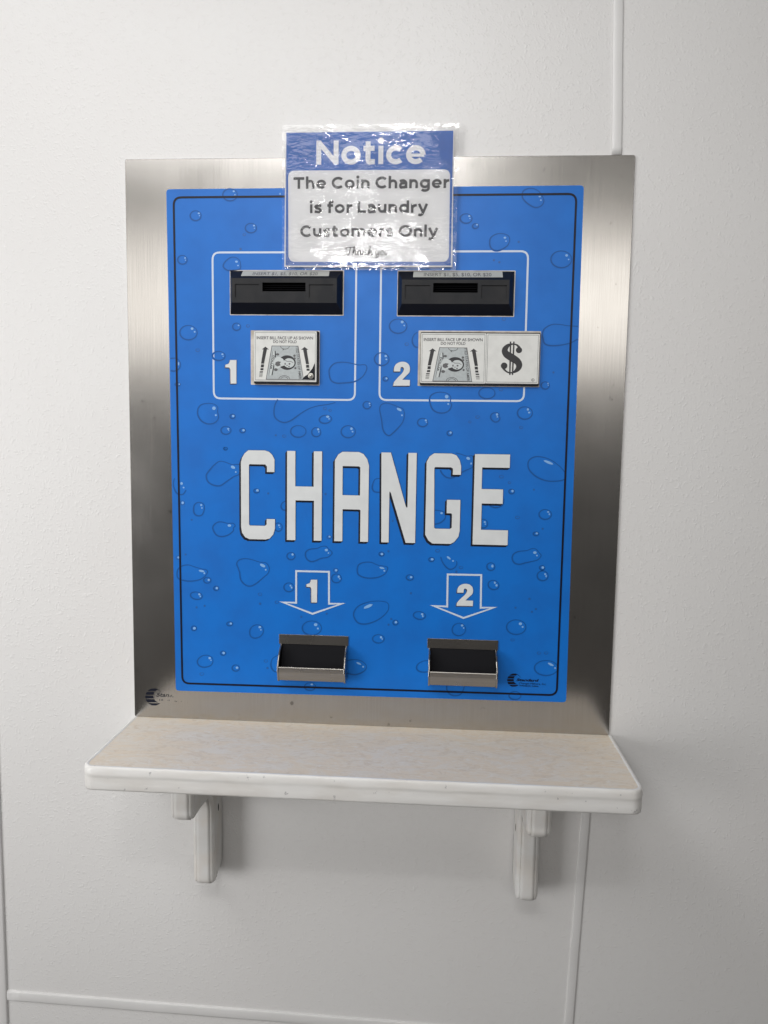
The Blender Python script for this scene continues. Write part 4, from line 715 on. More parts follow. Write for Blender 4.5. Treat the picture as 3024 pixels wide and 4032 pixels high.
# ---------------------------------------------------------------- helpers
def thing(name, label, cat, loc=(0, 0, 0), group=None):
    o = bpy.data.objects.new(name, None)
    col.objects.link(o)
    o.location = loc
    o.empty_display_size = .05
    o['label'] = label
    o['category'] = cat
    if group:
        o['group'] = group
    return o


class MB:
    """collects polygons, in mm where a call says so, and links them as ONE mesh object"""

    def __init__(self):
        self.v, self.f, self.m, self.smooth = [], [], [], []

    def poly(self, pts, mi=0, smooth=False):
        i = len(self.v)
        self.v.extend(pts)
        self.f.append(tuple(range(i, i + len(pts))))
        self.m.append(mi)
        self.smooth.append(smooth)

    def grid(self, rows, mi=0, smooth=True, closed=False):
        i = len(self.v)
        n = len(rows[0])
        for r in rows:
            self.v.extend(r)
        for a in range(len(rows) - 1):
            for b in range(n if closed else n - 1):
                c = (b + 1) % n
                self.f.append((i + a * n + b, i + a * n + c, i + (a + 1) * n + c, i + (a + 1) * n + b))
                self.m.append(mi)
                self.smooth.append(smooth)

    def flat(self, loop, y, holes=(), mi=0):
        """filled outline in (x, z) mm at depth y metres, facing the room"""
        loops = [loop] + [h for h in holes if h]
        vs = [p for lp in loops for p in lp]
        i = len(self.v)
        self.v.extend((p[0] / 1000, y, p[1] / 1000) for p in vs)
        for t in tessellate_polygon([[Vector((p[0], p[1], 0)) for p in lp] for lp in loops]):
            a, b, c = (vs[k] for k in t)
            s = (b[0] - a[0]) * (c[1] - a[1]) - (b[1] - a[1]) * (c[0] - a[0])
            if abs(s) < 1e-9:
                continue
            t = t if s > 0 else t[::-1]
            self.f.append(tuple(i + k for k in t))
            self.m.append(mi)
            self.smooth.append(False)

    def rect(self, x0, x1, z0, z1, y, mi=0):
        self.flat([(x0, z0), (x1, z0), (x1, z1), (x0, z1)], y, (), mi)

    def stroke(self, pts, w, y, closed=False, mi=0):
        """a ribbon along pts (mm); w is one width or a width per point"""
        n = len(pts)
        L, R = [], []
        for k in range(n):
            if closed:
                a, c = pts[k - 1], pts[(k + 1) % n]
            else:
                a, c = pts[max(0, k - 1)], pts[min(n - 1, k + 1)]
            dx, dz = c[0] - a[0], c[1] - a[1]
            d = math.hypot(dx, dz) or 1
            h = (w[k] if isinstance(w, (list, tuple)) else w) / 2
            # keep the ribbon's width through corners
            p = pts[k]
            e1 = (p[0] - a[0], p[1] - a[1])
            le = math.hypot(*e1)
            if le > 1e-6:
                cosb = abs((e1[0] * dx + e1[1] * dz) / (le * d))
                h = h / max(cosb, .6)
            nx, nz = -dz / d * h, dx / d * h
            L.append((p[0] + nx, p[1] + nz))
            R.append((p[0] - nx, p[1] - nz))
        for k in range(n if closed else n - 1):
            j = (k + 1) % n
            self.poly([(q[0] / 1000, y, q[1] / 1000) for q in (R[k], R[j], L[j], L[k])], mi)

    def box(self, x0, x1, y0, y1, z0, z1, mi=0):
        """metres"""
        p = [(x, y, z) for x in (x0, x1) for y in (y0, y1) for z in (z0, z1)]
        for f in ((0, 1, 3, 2), (4, 6, 7, 5), (0, 4, 5, 1), (2, 3, 7, 6), (0, 2, 6, 4), (1, 5, 7, 3)):
            self.poly([p[k] for k in f], mi)

    def build(self, name, mats, parent=None, bevel=0, merge=False):
        me = bpy.data.meshes.new(name)
        me.from_pydata([tuple(v) for v in self.v], [], self.f)
        for m in (mats if isinstance(mats, (list, tuple)) else [mats]):
            me.materials.append(m)
        for p, mi, s in zip(me.polygons, self.m, self.smooth):
            p.material_index = mi
            p.use_smooth = s
        if merge or bevel:
            b = bmesh.new()
            b.from_mesh(me)
            bmesh.ops.remove_doubles(b, verts=b.verts, dist=1e-6)
            bmesh.ops.recalc_face_normals(b, faces=b.faces)
            b.to_mesh(me)
            b.free()
        me.update()
        o = bpy.data.objects.new(name, me)
        col.objects.link(o)
        if parent:
            o.parent = parent
        if bevel:
            md = o.modifiers.new('bevel', 'BEVEL')
            md.width = bevel
            md.segments = 2
            md.limit_method = 'ANGLE'
        return o


def spline(pts, closed, k=4):
    out = []
    n = len(pts)
    for i in range(n if closed else n - 1):
        g = (lambda j: pts[j % n]) if closed else (lambda j: pts[max(0, min(n - 1, j))])
        a, b, c, d = g(i - 1), g(i), g(i + 1), g(i + 2)
        for s in range(k):
            t = s / k
            out.append(tuple(.5 * (2 * b[q] + (c[q] - a[q]) * t + (2 * a[q] - 5 * b[q] + 4 * c[q] - d[q]) * t * t + (3 * b[q] - a[q] - 3 * c[q] + d[q]) * t ** 3) for q in range(len(b))))
    if not closed:
        out.append(tuple(pts[-1]))
    return out


def rounded(quad, r, k=6):
    """outline of a four-cornered shape with rounded corners, counter-clockwise"""
    out = []
    n = len(quad)
    for i in range(n):
        p, a, b = Vector(quad[i]), Vector(quad[i - 1]), Vector(quad[(i + 1) % n])
        s, e = p + (a - p).normalized() * r, p + (b - p).normalized() * r
        for j in range(k + 1):
            t = j / k
            # close to a circular arc
            u = (1 - t) ** 2 * s + 2 * t * (1 - t) * p + t * t * e
            out.append((u.x, u.y))
    return out


def box4(x0, x1, z0, z1):
    return [(x0, z0), (x1, z0), (x1, z1), (x0, z1)]


FONT = bpy.data.curves.new('probe', 'FONT').font


def glyphs(text, bold=0., shear=0., spacing=1.):
    """triangles of a line of lettering, in the font's own units"""
    cu = bpy.data.curves.new('lettering', 'FONT')
    cu.body = text
    cu.size = 1
    cu.offset = bold
    cu.shear = shear
    cu.space_character = spacing
    cu.resolution_u = 6
    o = bpy.data.objects.new('lettering', cu)
    col.objects.link(o)
    bpy.context.view_layer.update()
    me = bpy.data.meshes.new_from_object(o.evaluated_get(bpy.context.evaluated_depsgraph_get()))
    vs = [(v.co.x, v.co.y) for v in me.vertices]
    fs = [tuple(p.vertices) for p in me.polygons]
    bpy.data.objects.remove(o)
    bpy.data.curves.remove(cu)
    bpy.data.meshes.remove(me)
    return vs, fs


def text_into(mb, text, x0, x1, zb, cap, y, mi=0, bold=0., shear=0., spacing=1., fn=None):
    """lettering fitted between x0 and x1 (mm), standing on zb with capitals cap high"""
    vs, fs = glyphs(text, bold, shear, spacing)
    cvs, _ = glyphs('H', bold)
    ch = max(v[1] for v in cvs)
    c0 = min(v[1] for v in cvs)
    a, b = min(v[0] for v in vs), max(v[0] for v in vs)
    i = len(mb.v)
    for v in vs:
        px, pz = x0 + (v[0] - a) / (b - a) * (x1 - x0), zb + (v[1] - c0) / (ch - c0) * cap
        if fn:
            mb.v.append(fn(px, pz))
        else:
            mb.v.append((px / 1000, y, pz / 1000))
    for f in fs:
        p = [vs[k] for k in f]
        s = sum(p[k][0] * p[(k + 1) % len(p)][1] - p[(k + 1) % len(p)][0] * p[k][1] for k in range(len(p)))
        mb.f.append(tuple(i + k for k in (f if s > 0 else f[::-1])))
        mb.m.append(mi)
        mb.smooth.append(False)


# ---- the notice's round geometric lettering, drawn as pen strokes (unit: capital height)
def arc(cx, cz, rx, rz, a0, a1, n=18):
    return [(cx + rx * math.cos(math.radians(a0 + (a1 - a0) * k / n)), cz + rz * math.sin(math.radians(a0 + (a1 - a0) * k / n))) for k in range(n + 1)]


def pen_glyph(ch, s):
    """width of the letter and its strokes: (points, closed)"""
    h, X, A = s / 2, .765, 1.06
    ow = .80                                # width of the round letters

    def ring(x):
        return (arc(x + ow / 2, X / 2, ow / 2 - h, X / 2 - h + .01, 0, 360, 30)[:-1], True)

    def arch(x0, x1, base=0.):
        r = (x1 - x0) / 2
        rz = min(.29, r * 1.05)
        return [(x0, .30)] + arc((x0 + x1) / 2, X - h - rz, r, rz, 180, 0, 14) + [(x1, base)]
    if ch == 'o':
        return ow, [ring(0)]
    if ch == 'c':
        return ow - .10, [(arc(ow / 2, X / 2, ow / 2 - h, X / 2 - h + .01, 47, 313, 26), False)]
    if ch == 'e':
        return ow - .02, [(arc(ow / 2, X / 2, ow / 2 - h, X / 2 - h + .01, -2, 318, 30), False), ([(h * .9, X / 2 - .02), (ow - h * .55, X / 2 - .02)], .62)]
    if ch in 'nh':
        w = .70
        return w, [([(h, 0), (h, A if ch == 'h' else X)], False), (arch(h, w - h), False)]
    if ch == 'm':
        w = 1.16
        return w, [([(h, 0), (h, X)], False), (arch(h, w / 2), False), (arch(w / 2, w - h), False)]
    if ch == 'u':
        w = .70
        return w, [([(w - h, 0), (w - h, X)], False), ([(h, X)] + arc(w / 2, h + .28, w / 2 - h, .28, 180, 360, 14) + [(w - h, .4)], False)]
    if ch == 'r':
        return .44, [([(h, 0), (h, X)], False), ([(h, .30)] + arc(.47, X - h - .28, .47 - h, .28, 180, 92, 9), False)]
    if ch == 'i':
        return s, [([(h, 0), (h, X)], False), (arc(h, X + .21, .006, .006, 0, 360, 8)[:-1], 'dot')]
    if ch == 'l':
        return s, [([(h, 0), (h, A)], False)]
    if ch == 'd':
        return ow, [ring(0), ([(ow - h, 0), (ow - h, A)], False)]
    if ch == 'g':
        return ow, [ring(0), ([(ow - h, X), (ow - h, .02)] + arc(ow / 2, .0, ow / 2 - h, .22 - h * .2, -4, -145, 14), False)]
    if ch == 'a':
        w = .66
        return w, [(spline([(.06, .60), (.18, X - h - .01), (.36, X - h + .005), (w - h - .06, X - h - .09), (w - h, .46), (w - h, .30)], False, 6) + [(w - h, 0)], False),
                   (spline([(w - h, .43), (.34, .43), (.17, .39), (h, .225), (.16, .075), (.30, h * .85), (.46, .10), (w - h, .27)], False, 5), False)]
    if ch == 's':
        return .60, [(spline([(.555, X - .13), (.40, X - h), (.22, X - h - .01), (.105, X - .21), (.20, X - .335), (.38, X - .395), (.495, .235), (.40, .10), (.24, h - .005), (.04, .135)], False, 6), False)]
    if ch == 't':
        return .50, [(spline([(.19, X + .19), (.19, .5), (.19, .24), (.235, .10), (.34, h), (.47, .105)], False, 5), False), ([(.0, X - h), (.45, X - h)], False)]
    if ch == 'f':
        return .45, [(spline([(.48, A - h - .005), (.34, A - h + .02), (.215, A - .17), (.19, .78), (.19, .4), (.19, 0)], False, 5), False), ([(.0, X - h), (.45, X - h)], False)]
    if ch == 'y':
        w = .74
        return w, [([(h * .6, X), (w / 2, .06)], False), (spline([(w - h * .6, X), (w / 2 + .03, .04), (w / 2 - .06, -.13), (.17, -.195), (.03, -.14)], False, 5), False)]
    if ch == 'T':
        return .84, [([(0, 1 - h), (.84, 1 - h)], False), ([(.42, 0), (.42, 1 - h)], False)]
    if ch == 'L':
        return .66, [([(h, 1), (h, 0)], False), ([(h, h), (.66, h)], False)]
    if ch == 'C':
        return .90, [(arc(.52, .5, .52 - h, .5 - h + .012, 44, 316, 28), False)]
    if ch == 'O':
        return 1.08, [(arc(.54, .5, .54 - h, .5 - h + .012, 0, 360, 36)[:-1], True)]
    if ch == 'N':
        return .92, [([(h, 0), (h, 1)], False), ([(.92 - h, 0), (.92 - h, 1)], False), ([(h * .95, 1 - h * .55), (.92 - h * .95, h * .55)], False)]
    return .30, []


def pen_text(mb, text, x0, x1, zb, cap, s, y, mi=0, gap=.115):
    x, out = 0., []
    for ch in text:
        w, st = pen_glyph(ch, s)
        out += [([(x + p[0], p[1]) for p in pts], c) for pts, c in st]
        x += w + (gap if st else 0)
    x -= gap
    k = (x1 - x0) / x
    for q, (pts, c) in enumerate(out):
        yy = y - .000004 * q
        P = [(x0 + p[0] * k, zb + p[1] * cap) for p in pts]
        if c == 'dot':
            cx, cz = sum(p[0] for p in P) / len(P), sum(p[1] for p in P) / len(P)
            mb.flat([(cx + s * .60 * cap * math.cos(t), cz + s * .60 * cap * math.sin(t)) for t in [j * math.pi / 10 for j in range(20)]], yy, (), mi)
        elif isinstance(c, float):
            mb.stroke(P, s * cap * c, yy, False, mi)
        else:
            mb.stroke(P, s * cap, yy, c, mi)


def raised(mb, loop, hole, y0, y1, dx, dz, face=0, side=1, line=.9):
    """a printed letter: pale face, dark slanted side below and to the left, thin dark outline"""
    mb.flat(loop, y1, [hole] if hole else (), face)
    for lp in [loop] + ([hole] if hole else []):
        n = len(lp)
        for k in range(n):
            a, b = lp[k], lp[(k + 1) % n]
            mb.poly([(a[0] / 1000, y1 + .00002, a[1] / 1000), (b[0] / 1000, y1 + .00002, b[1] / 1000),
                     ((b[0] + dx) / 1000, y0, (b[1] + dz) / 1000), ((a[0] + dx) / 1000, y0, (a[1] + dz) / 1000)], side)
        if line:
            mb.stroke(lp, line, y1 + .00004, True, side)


# ================================================================ THE SETTING: panelled wall with its joint strips
w = MB()
w.poly([(-2.6, 0, -.2), (2.6, 0, -.2), (2.6, 0, 3.1), (-2.6, 0, 3.1)])
w.poly([(-2.6, .05, -.2), (-2.6, .05, 3.1), (2.6, .05, 3.1), (2.6, .05, -.2)])
wall = w.build('wall', M['wall'])
wall['kind'] = 'structure'
wall['label'] = 'white pebbled plastic wall panels behind the change machine'
wall['category'] = 'wall'


def strip(p0, p1, width, h=.0034):
    a, b = Vector((p0[0], 0, p0[1])), Vector((p1[0], 0, p1[1]))
    d = (b - a).normalized()
    s = Vector((d.z, 0, -d.x))
    prof = [(-.5, -.0005), (-.5, h * .45), (-.44, h * .8), (-.34, h), (.34, h), (.44, h * .85), (.5, h * .6), (.5, .0014), (.42, .0010), (.40, -.0005)]
    n = 40
    rows = []
    for k in range(n + 1):
        c = a.lerp(b, k / n)
        wob = noise.noise(Vector((c.x * 9, c.z * 9, width * 100))) * .0005
        rows.append([tuple(c + s * (u * width + wob) + Vector((0, -q, 0))) for u, q in prof])
    m = MB()
    m.grid(rows)
    m.poly(rows[0][::-1])
    m.poly(rows[-1])
    return m.build('divider_strip', M['strip'], wall, merge=True)


strip((.3705, 2.42), (.3862, 1.9536), .0165)
strip((.3855, .9625), (.3585, .20), .0165)
strip((-.6815, 2.6), (-.6797, .05), .020, .0046)
strip((-.6695, .4496), (.3580, .4330), .0195)

# ================================================================ THE CHANGE MACHINE (its parts are in mm from the foot of its steel front)
machine = thing('change_machine', 'blue and stainless steel wall-mounted coin change machine printed with water droplets', 'change machine', (0, 0, 1.0))

m = MB()
front = rounded(box4(-415, 415, 0, 953), 4.2)
rim_ = rounded(box4(-414.2, 414.2, .8, 952.2), 3.6)
m.flat(rim_, -.0042)
o3 = [(x / 1000, -.0034, z / 1000) for x, z in front]
i3 = [(x / 1000, -.0042, z / 1000) for x, z in rim_]
w3 = [(x / 1000, .0, z / 1000) for x, z in front]
m.grid([w3, o3, i3], closed=True)
faceplate = m.build('faceplate', M['steel'], machine)

PY = -.0046
m = MB()
pan = rounded([(-339.5, 50.6), (340.3, 55.6), (335.9, 906.4), (-345.2, 904.2)], 6)
m.flat(pan, PY)
m.grid([[(x / 1000, -.0042, z / 1000) for x, z in pan], [(x / 1000, PY, z / 1000) for x, z in pan]], closed=True, smooth=False)
panel = m.build('graphic_panel', M['blue'], machine)

m = MB()
m.stroke(rounded([(-327.5, 64.6), (324.0, 67.6), (324.6, 893.2), (-333.0, 891.0)], 13), 3.3, PY - .0005, True)
m.build('border_line', M['black'], panel)
for quad in ([(-267.6, 562.4), (-27.8, 562.4), (-27.8, 802.8), (-268.2, 802.4)], [(13.4, 563.0), (252.0, 563.8), (251.2, 804.2), (13.0, 803.6)]):
    m = MB()
    m.stroke(rounded(quad, 12), 3.1, PY - .0001, True)
    m.build('slot_outline', M['white'], panel)

m = MB()
for kind, pts in DROPS:
    if kind == 'd':
        m.flat(pts, PY - .0003, (), 1)
        continue
    closed = kind != 'o'
    c = pts if kind == 's' or (kind == 'c' and len(pts) == 20) else spline(pts, closed)
    cx, cz = sum(p[0] for p in c) / len(c), sum(p[1] for p in c) / len(c)
    wid = []
    for p in c:
        u = Vector((p[0] - cx, p[1] - cz)).normalized()
        wid.append((1.12 if kind != 's' else .9) * (1 + .35 * (u.x * -.6 + u.y * -.8)))
    if kind != 's':
        m.stroke(c, [q * 2.3 for q in wid], PY - .00024, closed, 3)
    m.stroke(c, wid, PY - .0003, closed, 0 if kind != 's' else 1)
for k, pts in enumerate(GLINTS):
    m.flat(pts, PY - .0004, (), 2)
m.build('droplet_print', [M['drop'], M['dropf'], M['glint'], M['halo']], panel)

m = MB()
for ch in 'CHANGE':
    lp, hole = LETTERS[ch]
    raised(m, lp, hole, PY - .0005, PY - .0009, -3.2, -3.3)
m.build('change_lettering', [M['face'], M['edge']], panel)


def fit(loop, box):
    xs, zs = [p[0] for p in loop], [p[1] for p in loop]
    x0, x1, z0, z1 = box
    return [(x0 + (p[0] - min(xs)) / (max(xs) - min(xs)) * (x1 - x0), z0 + (p[1] - min(zs)) / (max(zs) - min(zs)) * (z1 - z0)) for p in loop]


TWO_S = spline(TWO[:10], False, 3) + TWO[10:13] + spline(TWO[13:], False, 3)
for loop in (ONE, TWO_S):
    m = MB()
    raised(m, loop, None, PY - .0005, PY - .0009, -1.4, -1.5, line=.5)
    m.build('numeral', [M['face'], M['taupe']], panel)
for loop, box in ((ONE, (-107.6, -89.1, 216.2, 256)), (TWO_S, (150, 177.7, 217.8, 256.2))):
    m = MB()
    raised(m, fit(loop, box), None, PY - .0005, PY - .0009, -1.5, -1.5, line=.5)
    m.build('numeral', [M['face'], M['taupe']], panel)
for arr in ([(-125.6, 270.2), (-69.0, 270.4), (-68.4, 214.8), (-46.5, 215.4), (-97.0, 196.3), (-148.5, 214.9), (-125.5, 214.8)],
            [(133.8, 271.4), (190.3, 271.8), (191.0, 215.6), (212.8, 216.4), (162.4, 197.0), (111.2, 216.3), (134.2, 215.9)]):
    m = MB()
    a = [Vector(p) for p in arr]
    n = len(a)
    wdt = 3.2
    for k in range(n):                     # mitred outline arrow
        p, q = a[k], a[(k + 1) % n]

        def corner(j, side):
            d1, d2 = (a[j] - a[j - 1]).normalized(), (a[(j + 1) % n] - a[j]).normalized()
            n1, n2 = Vector((-d1.y, d1.x)), Vector((-d2.y, d2.x))
            mt = (n1 + n2).normalized()
            return a[j] + mt * (side * wdt / 2 / max(mt.dot(n1), .24))
        r0, r1, l1, l0 = corner(k, 1), corner((k + 1) % n, 1), corner((k + 1) % n, -1), corner(k, -1)
        m.poly([(v.x / 1000, PY - .0006, v.y / 1000) for v in (r0, r1, l1, l0)])
    m.build('arrow', M['white'], panel)


def striped_globe(mb, cx, cz, R, y, rough=0.):
    bands = [(-.98, -.73), (-.62, -.27), (-.16, .15), (.26, .59), (.70, .985)]
    bx, bz, br = .72, .12, .78             # the bite that leaves a crescent
    for b0, b1 in bands:
        le, ri = [], []
        for k in range(9):
            z = b0 + (b1 - b0) * k / 8
            xl = -math.sqrt(max(0, 1 - z * z))
            xr = -xl
            if abs(z - bz) < br:
                xr = min(xr, bx - math.sqrt(br * br - (z - bz) ** 2))
            j = rough * noise.noise(Vector((z * 9, b0 * 7, 1)))
            le.append((cx + xl * R, cz + (z + .03 * xl) * R))
            ri.append((cx + max(xl + .02, xr + j) * R, cz + (z + .03 * xr) * R))
        mb.flat(le[::-1] + ri, y)
    arc = [(cx + R * math.cos(t), cz + R * math.sin(t)) for t in [math.radians(20 + 4 * k) for k in range(12)]]
    mb.stroke(arc, [.2 + .5 * k / 11 for k in range(12)], y)


m = MB()
striped_globe(m, 251.0, 91.4, 11.6, PY - .0006)
text_into(m, 'Standard', 255.0, 292.8, 90.0, 4.6, PY - .0006, bold=.03, shear=.25)
text_into(m, 'Change-Makers, Inc.', 259.5, 305.5, 84.9, 3.1, PY - .0006, shear=.2)
text_into(m, 'Indianapolis, Indiana', 260.5, 292.5, 81.2, 2.3, PY - .0006, bold=.02, shear=.15)
m.build('maker_logo', M['black'], panel)

m = MB()
striped_globe(m, -379.2, 37.4, 15.6, -.0044, .07)
text_into(m, 'Stan', -374.6, -352.0, 38.4, 7.0, -.0044, bold=.012, shear=.28)
text_into(m, 'd', -350.8, -346.6, 38.6, 4.2, -.0044, shear=.28)
for x, z, ww, hh in ((-345, 39, 2.4, 1.2), (-369, 32.6, 1, 3.4), (-366, 32.4, 1, 3), (-363.6, 32.8, 1.1, 3.6), (-354, 32.4, .9, 2.2), (-351.5, 32.6, .9, 2.4), (-341, 31.4, 1.5, 1.8), (-338.4, 31, 1.2, 1.5), (-330, 31.2, 1, 1.2), (-319, 30.6, .8, 1.1)):
    m.flat([(x + ww / 2 * math.cos(t) * (1 + .3 * math.sin(5 * t)), z + hh / 2 * math.sin(t)) for t in [k * math.pi / 4 for k in range(8)]], -.0044)
m.build('worn_logo', M['black'], faceplate)


# ---- bill acceptors: black moulded fronts that stand out of the panel
def bill_acceptor(base, mid, slot, pockets, tag, mark):
    x0, x1, z0, z1 = base
    a0, a1, b0, b1 = mid
    yb, yf = -.0050, -.0205
    m = MB()
    B = [(x0, z0), (x1, z0), (x1, z1), (x0, z1)]
    F = [(a0, b0), (a1, b0), (a1, b1), (a0, b1)]
    for k in range(4):
        j = (k + 1) % 4
        m.poly([(B[k][0] / 1000, yb, B[k][1] / 1000), (B[j][0] / 1000, yb, B[j][1] / 1000), (F[j][0] / 1000, yf, F[j][1] / 1000), (F[k][0] / 1000, yf, F[k][1] / 1000)], 1)
    cells = [(*slot, .012, 2)] + [(*p, .0018, 0) for p in pockets]
    xs = sorted({a0, a1, *[c[0] for c in cells], *[c[1] for c in cells]})
    zs = sorted({b0, b1, *[c[2] for c in cells], *[c[3] for c in cells]})

    def hole(x, z):
        for c in cells:
            if c[0] < x < c[1] and c[2] < z < c[3]:
                return c
        return None
    for i in range(len(xs) - 1):
        for j in range(len(zs) - 1):
            if not hole((xs[i] + xs[i + 1]) / 2, (zs[j] + zs[j + 1]) / 2):
                m.rect(xs[i], xs[i + 1], zs[j], zs[j + 1], yf)
    for c in cells:
        p0, p1, q0, q1, dep, mi = c
        m.rect(p0 + .3, p1 - .3, q0 + .3, q1 - .3, yf + dep, mi)
        o = [(p0, q0), (p1, q0), (p1, q1), (p0, q1)]
        n = [(p0 + .3, q0 + .3), (p1 - .3, q0 + .3), (p1 - .3, q1 - .3), (p0 + .3, q1 - .3)]
        for k in range(4):
            j = (k + 1) % 4
            m.poly([(o[k][0] / 1000, yf, o[k][1] / 1000), (n[k][0] / 1000, yf + dep, n[k][1] / 1000), (n[j][0] / 1000, yf + dep, n[j][1] / 1000), (o[j][0] / 1000, yf, o[j][1] / 1000)], mi)
    acc = m.build('bill_acceptor', [M['bez'], M['dark'], M['void']], machine)
    m = MB()
    for k in range(3):                      # guide ribs across the slot mouth
        z = slot[2] + (slot[3] - slot[2]) * (.25 + .24 * k)
        m.box((slot[0] + .6) / 1000, (slot[1] - .6) / 1000, yf + .005, yf + .0115, (z - .5) / 1000, (z + .5) / 1000)
    m.build('guide_rib', M['void'], acc)
    m = MB()
    m.flat(rounded(box4(x0 - 1.0, x1 + 1.7, z0 - 1.4, z1 + 1.4), 1.5), -.0049)
    m.build('gasket', M['cream'], acc)

    def slope(px, t):                       # t runs down the upper slanted face
        return (px / 1000, yb + (yf - yb) * t - .0003, (z1 + (b1 - z1) * t) / 1000 + .0003)
    m = MB()
    m.poly([slope(tag[0], .74), slope(tag[1], .74), slope(tag[1] - .4, .05), slope(tag[0] + .8, .05)])
    m.build('label_strip', M['tag'], acc)
    m = MB()

    def onto(px, pz):
        v = slope(px, .62 - pz * .40)
        return (v[0], v[1] - .0001, v[2] + .0001)
    text_into(m, 'INSERT $1, $5, $10, OR $20', mark[0], mark[1], 0, 1, 0, fn=onto, bold=.008)
    m.build('label_lettering', M['ink2'], acc)
    return acc


bill_acceptor((-238.2, -49.6, 701.8, 772.6), (-232.4, -57.6, 718.5, 757.8), (-180.7, -109.2, 736.7, 750.8),
              [(-226.4, -186.4, 727.4, 748.4), (-103.5, -63.4, 727.3, 747.9)], (-217.3, -71.5), (-198.5, -90.5))
bill_acceptor((41.2, 230.4, 701.3, 772.2), (48.4, 221.6, 717.6, 755.9), (99.2, 170.9, 735.5, 750.6),
              [(53.4, 94.5, 725.6, 747.1), (176.5, 217.2, 726.5, 747.2)], (66, 211), (83.6, 192.8))


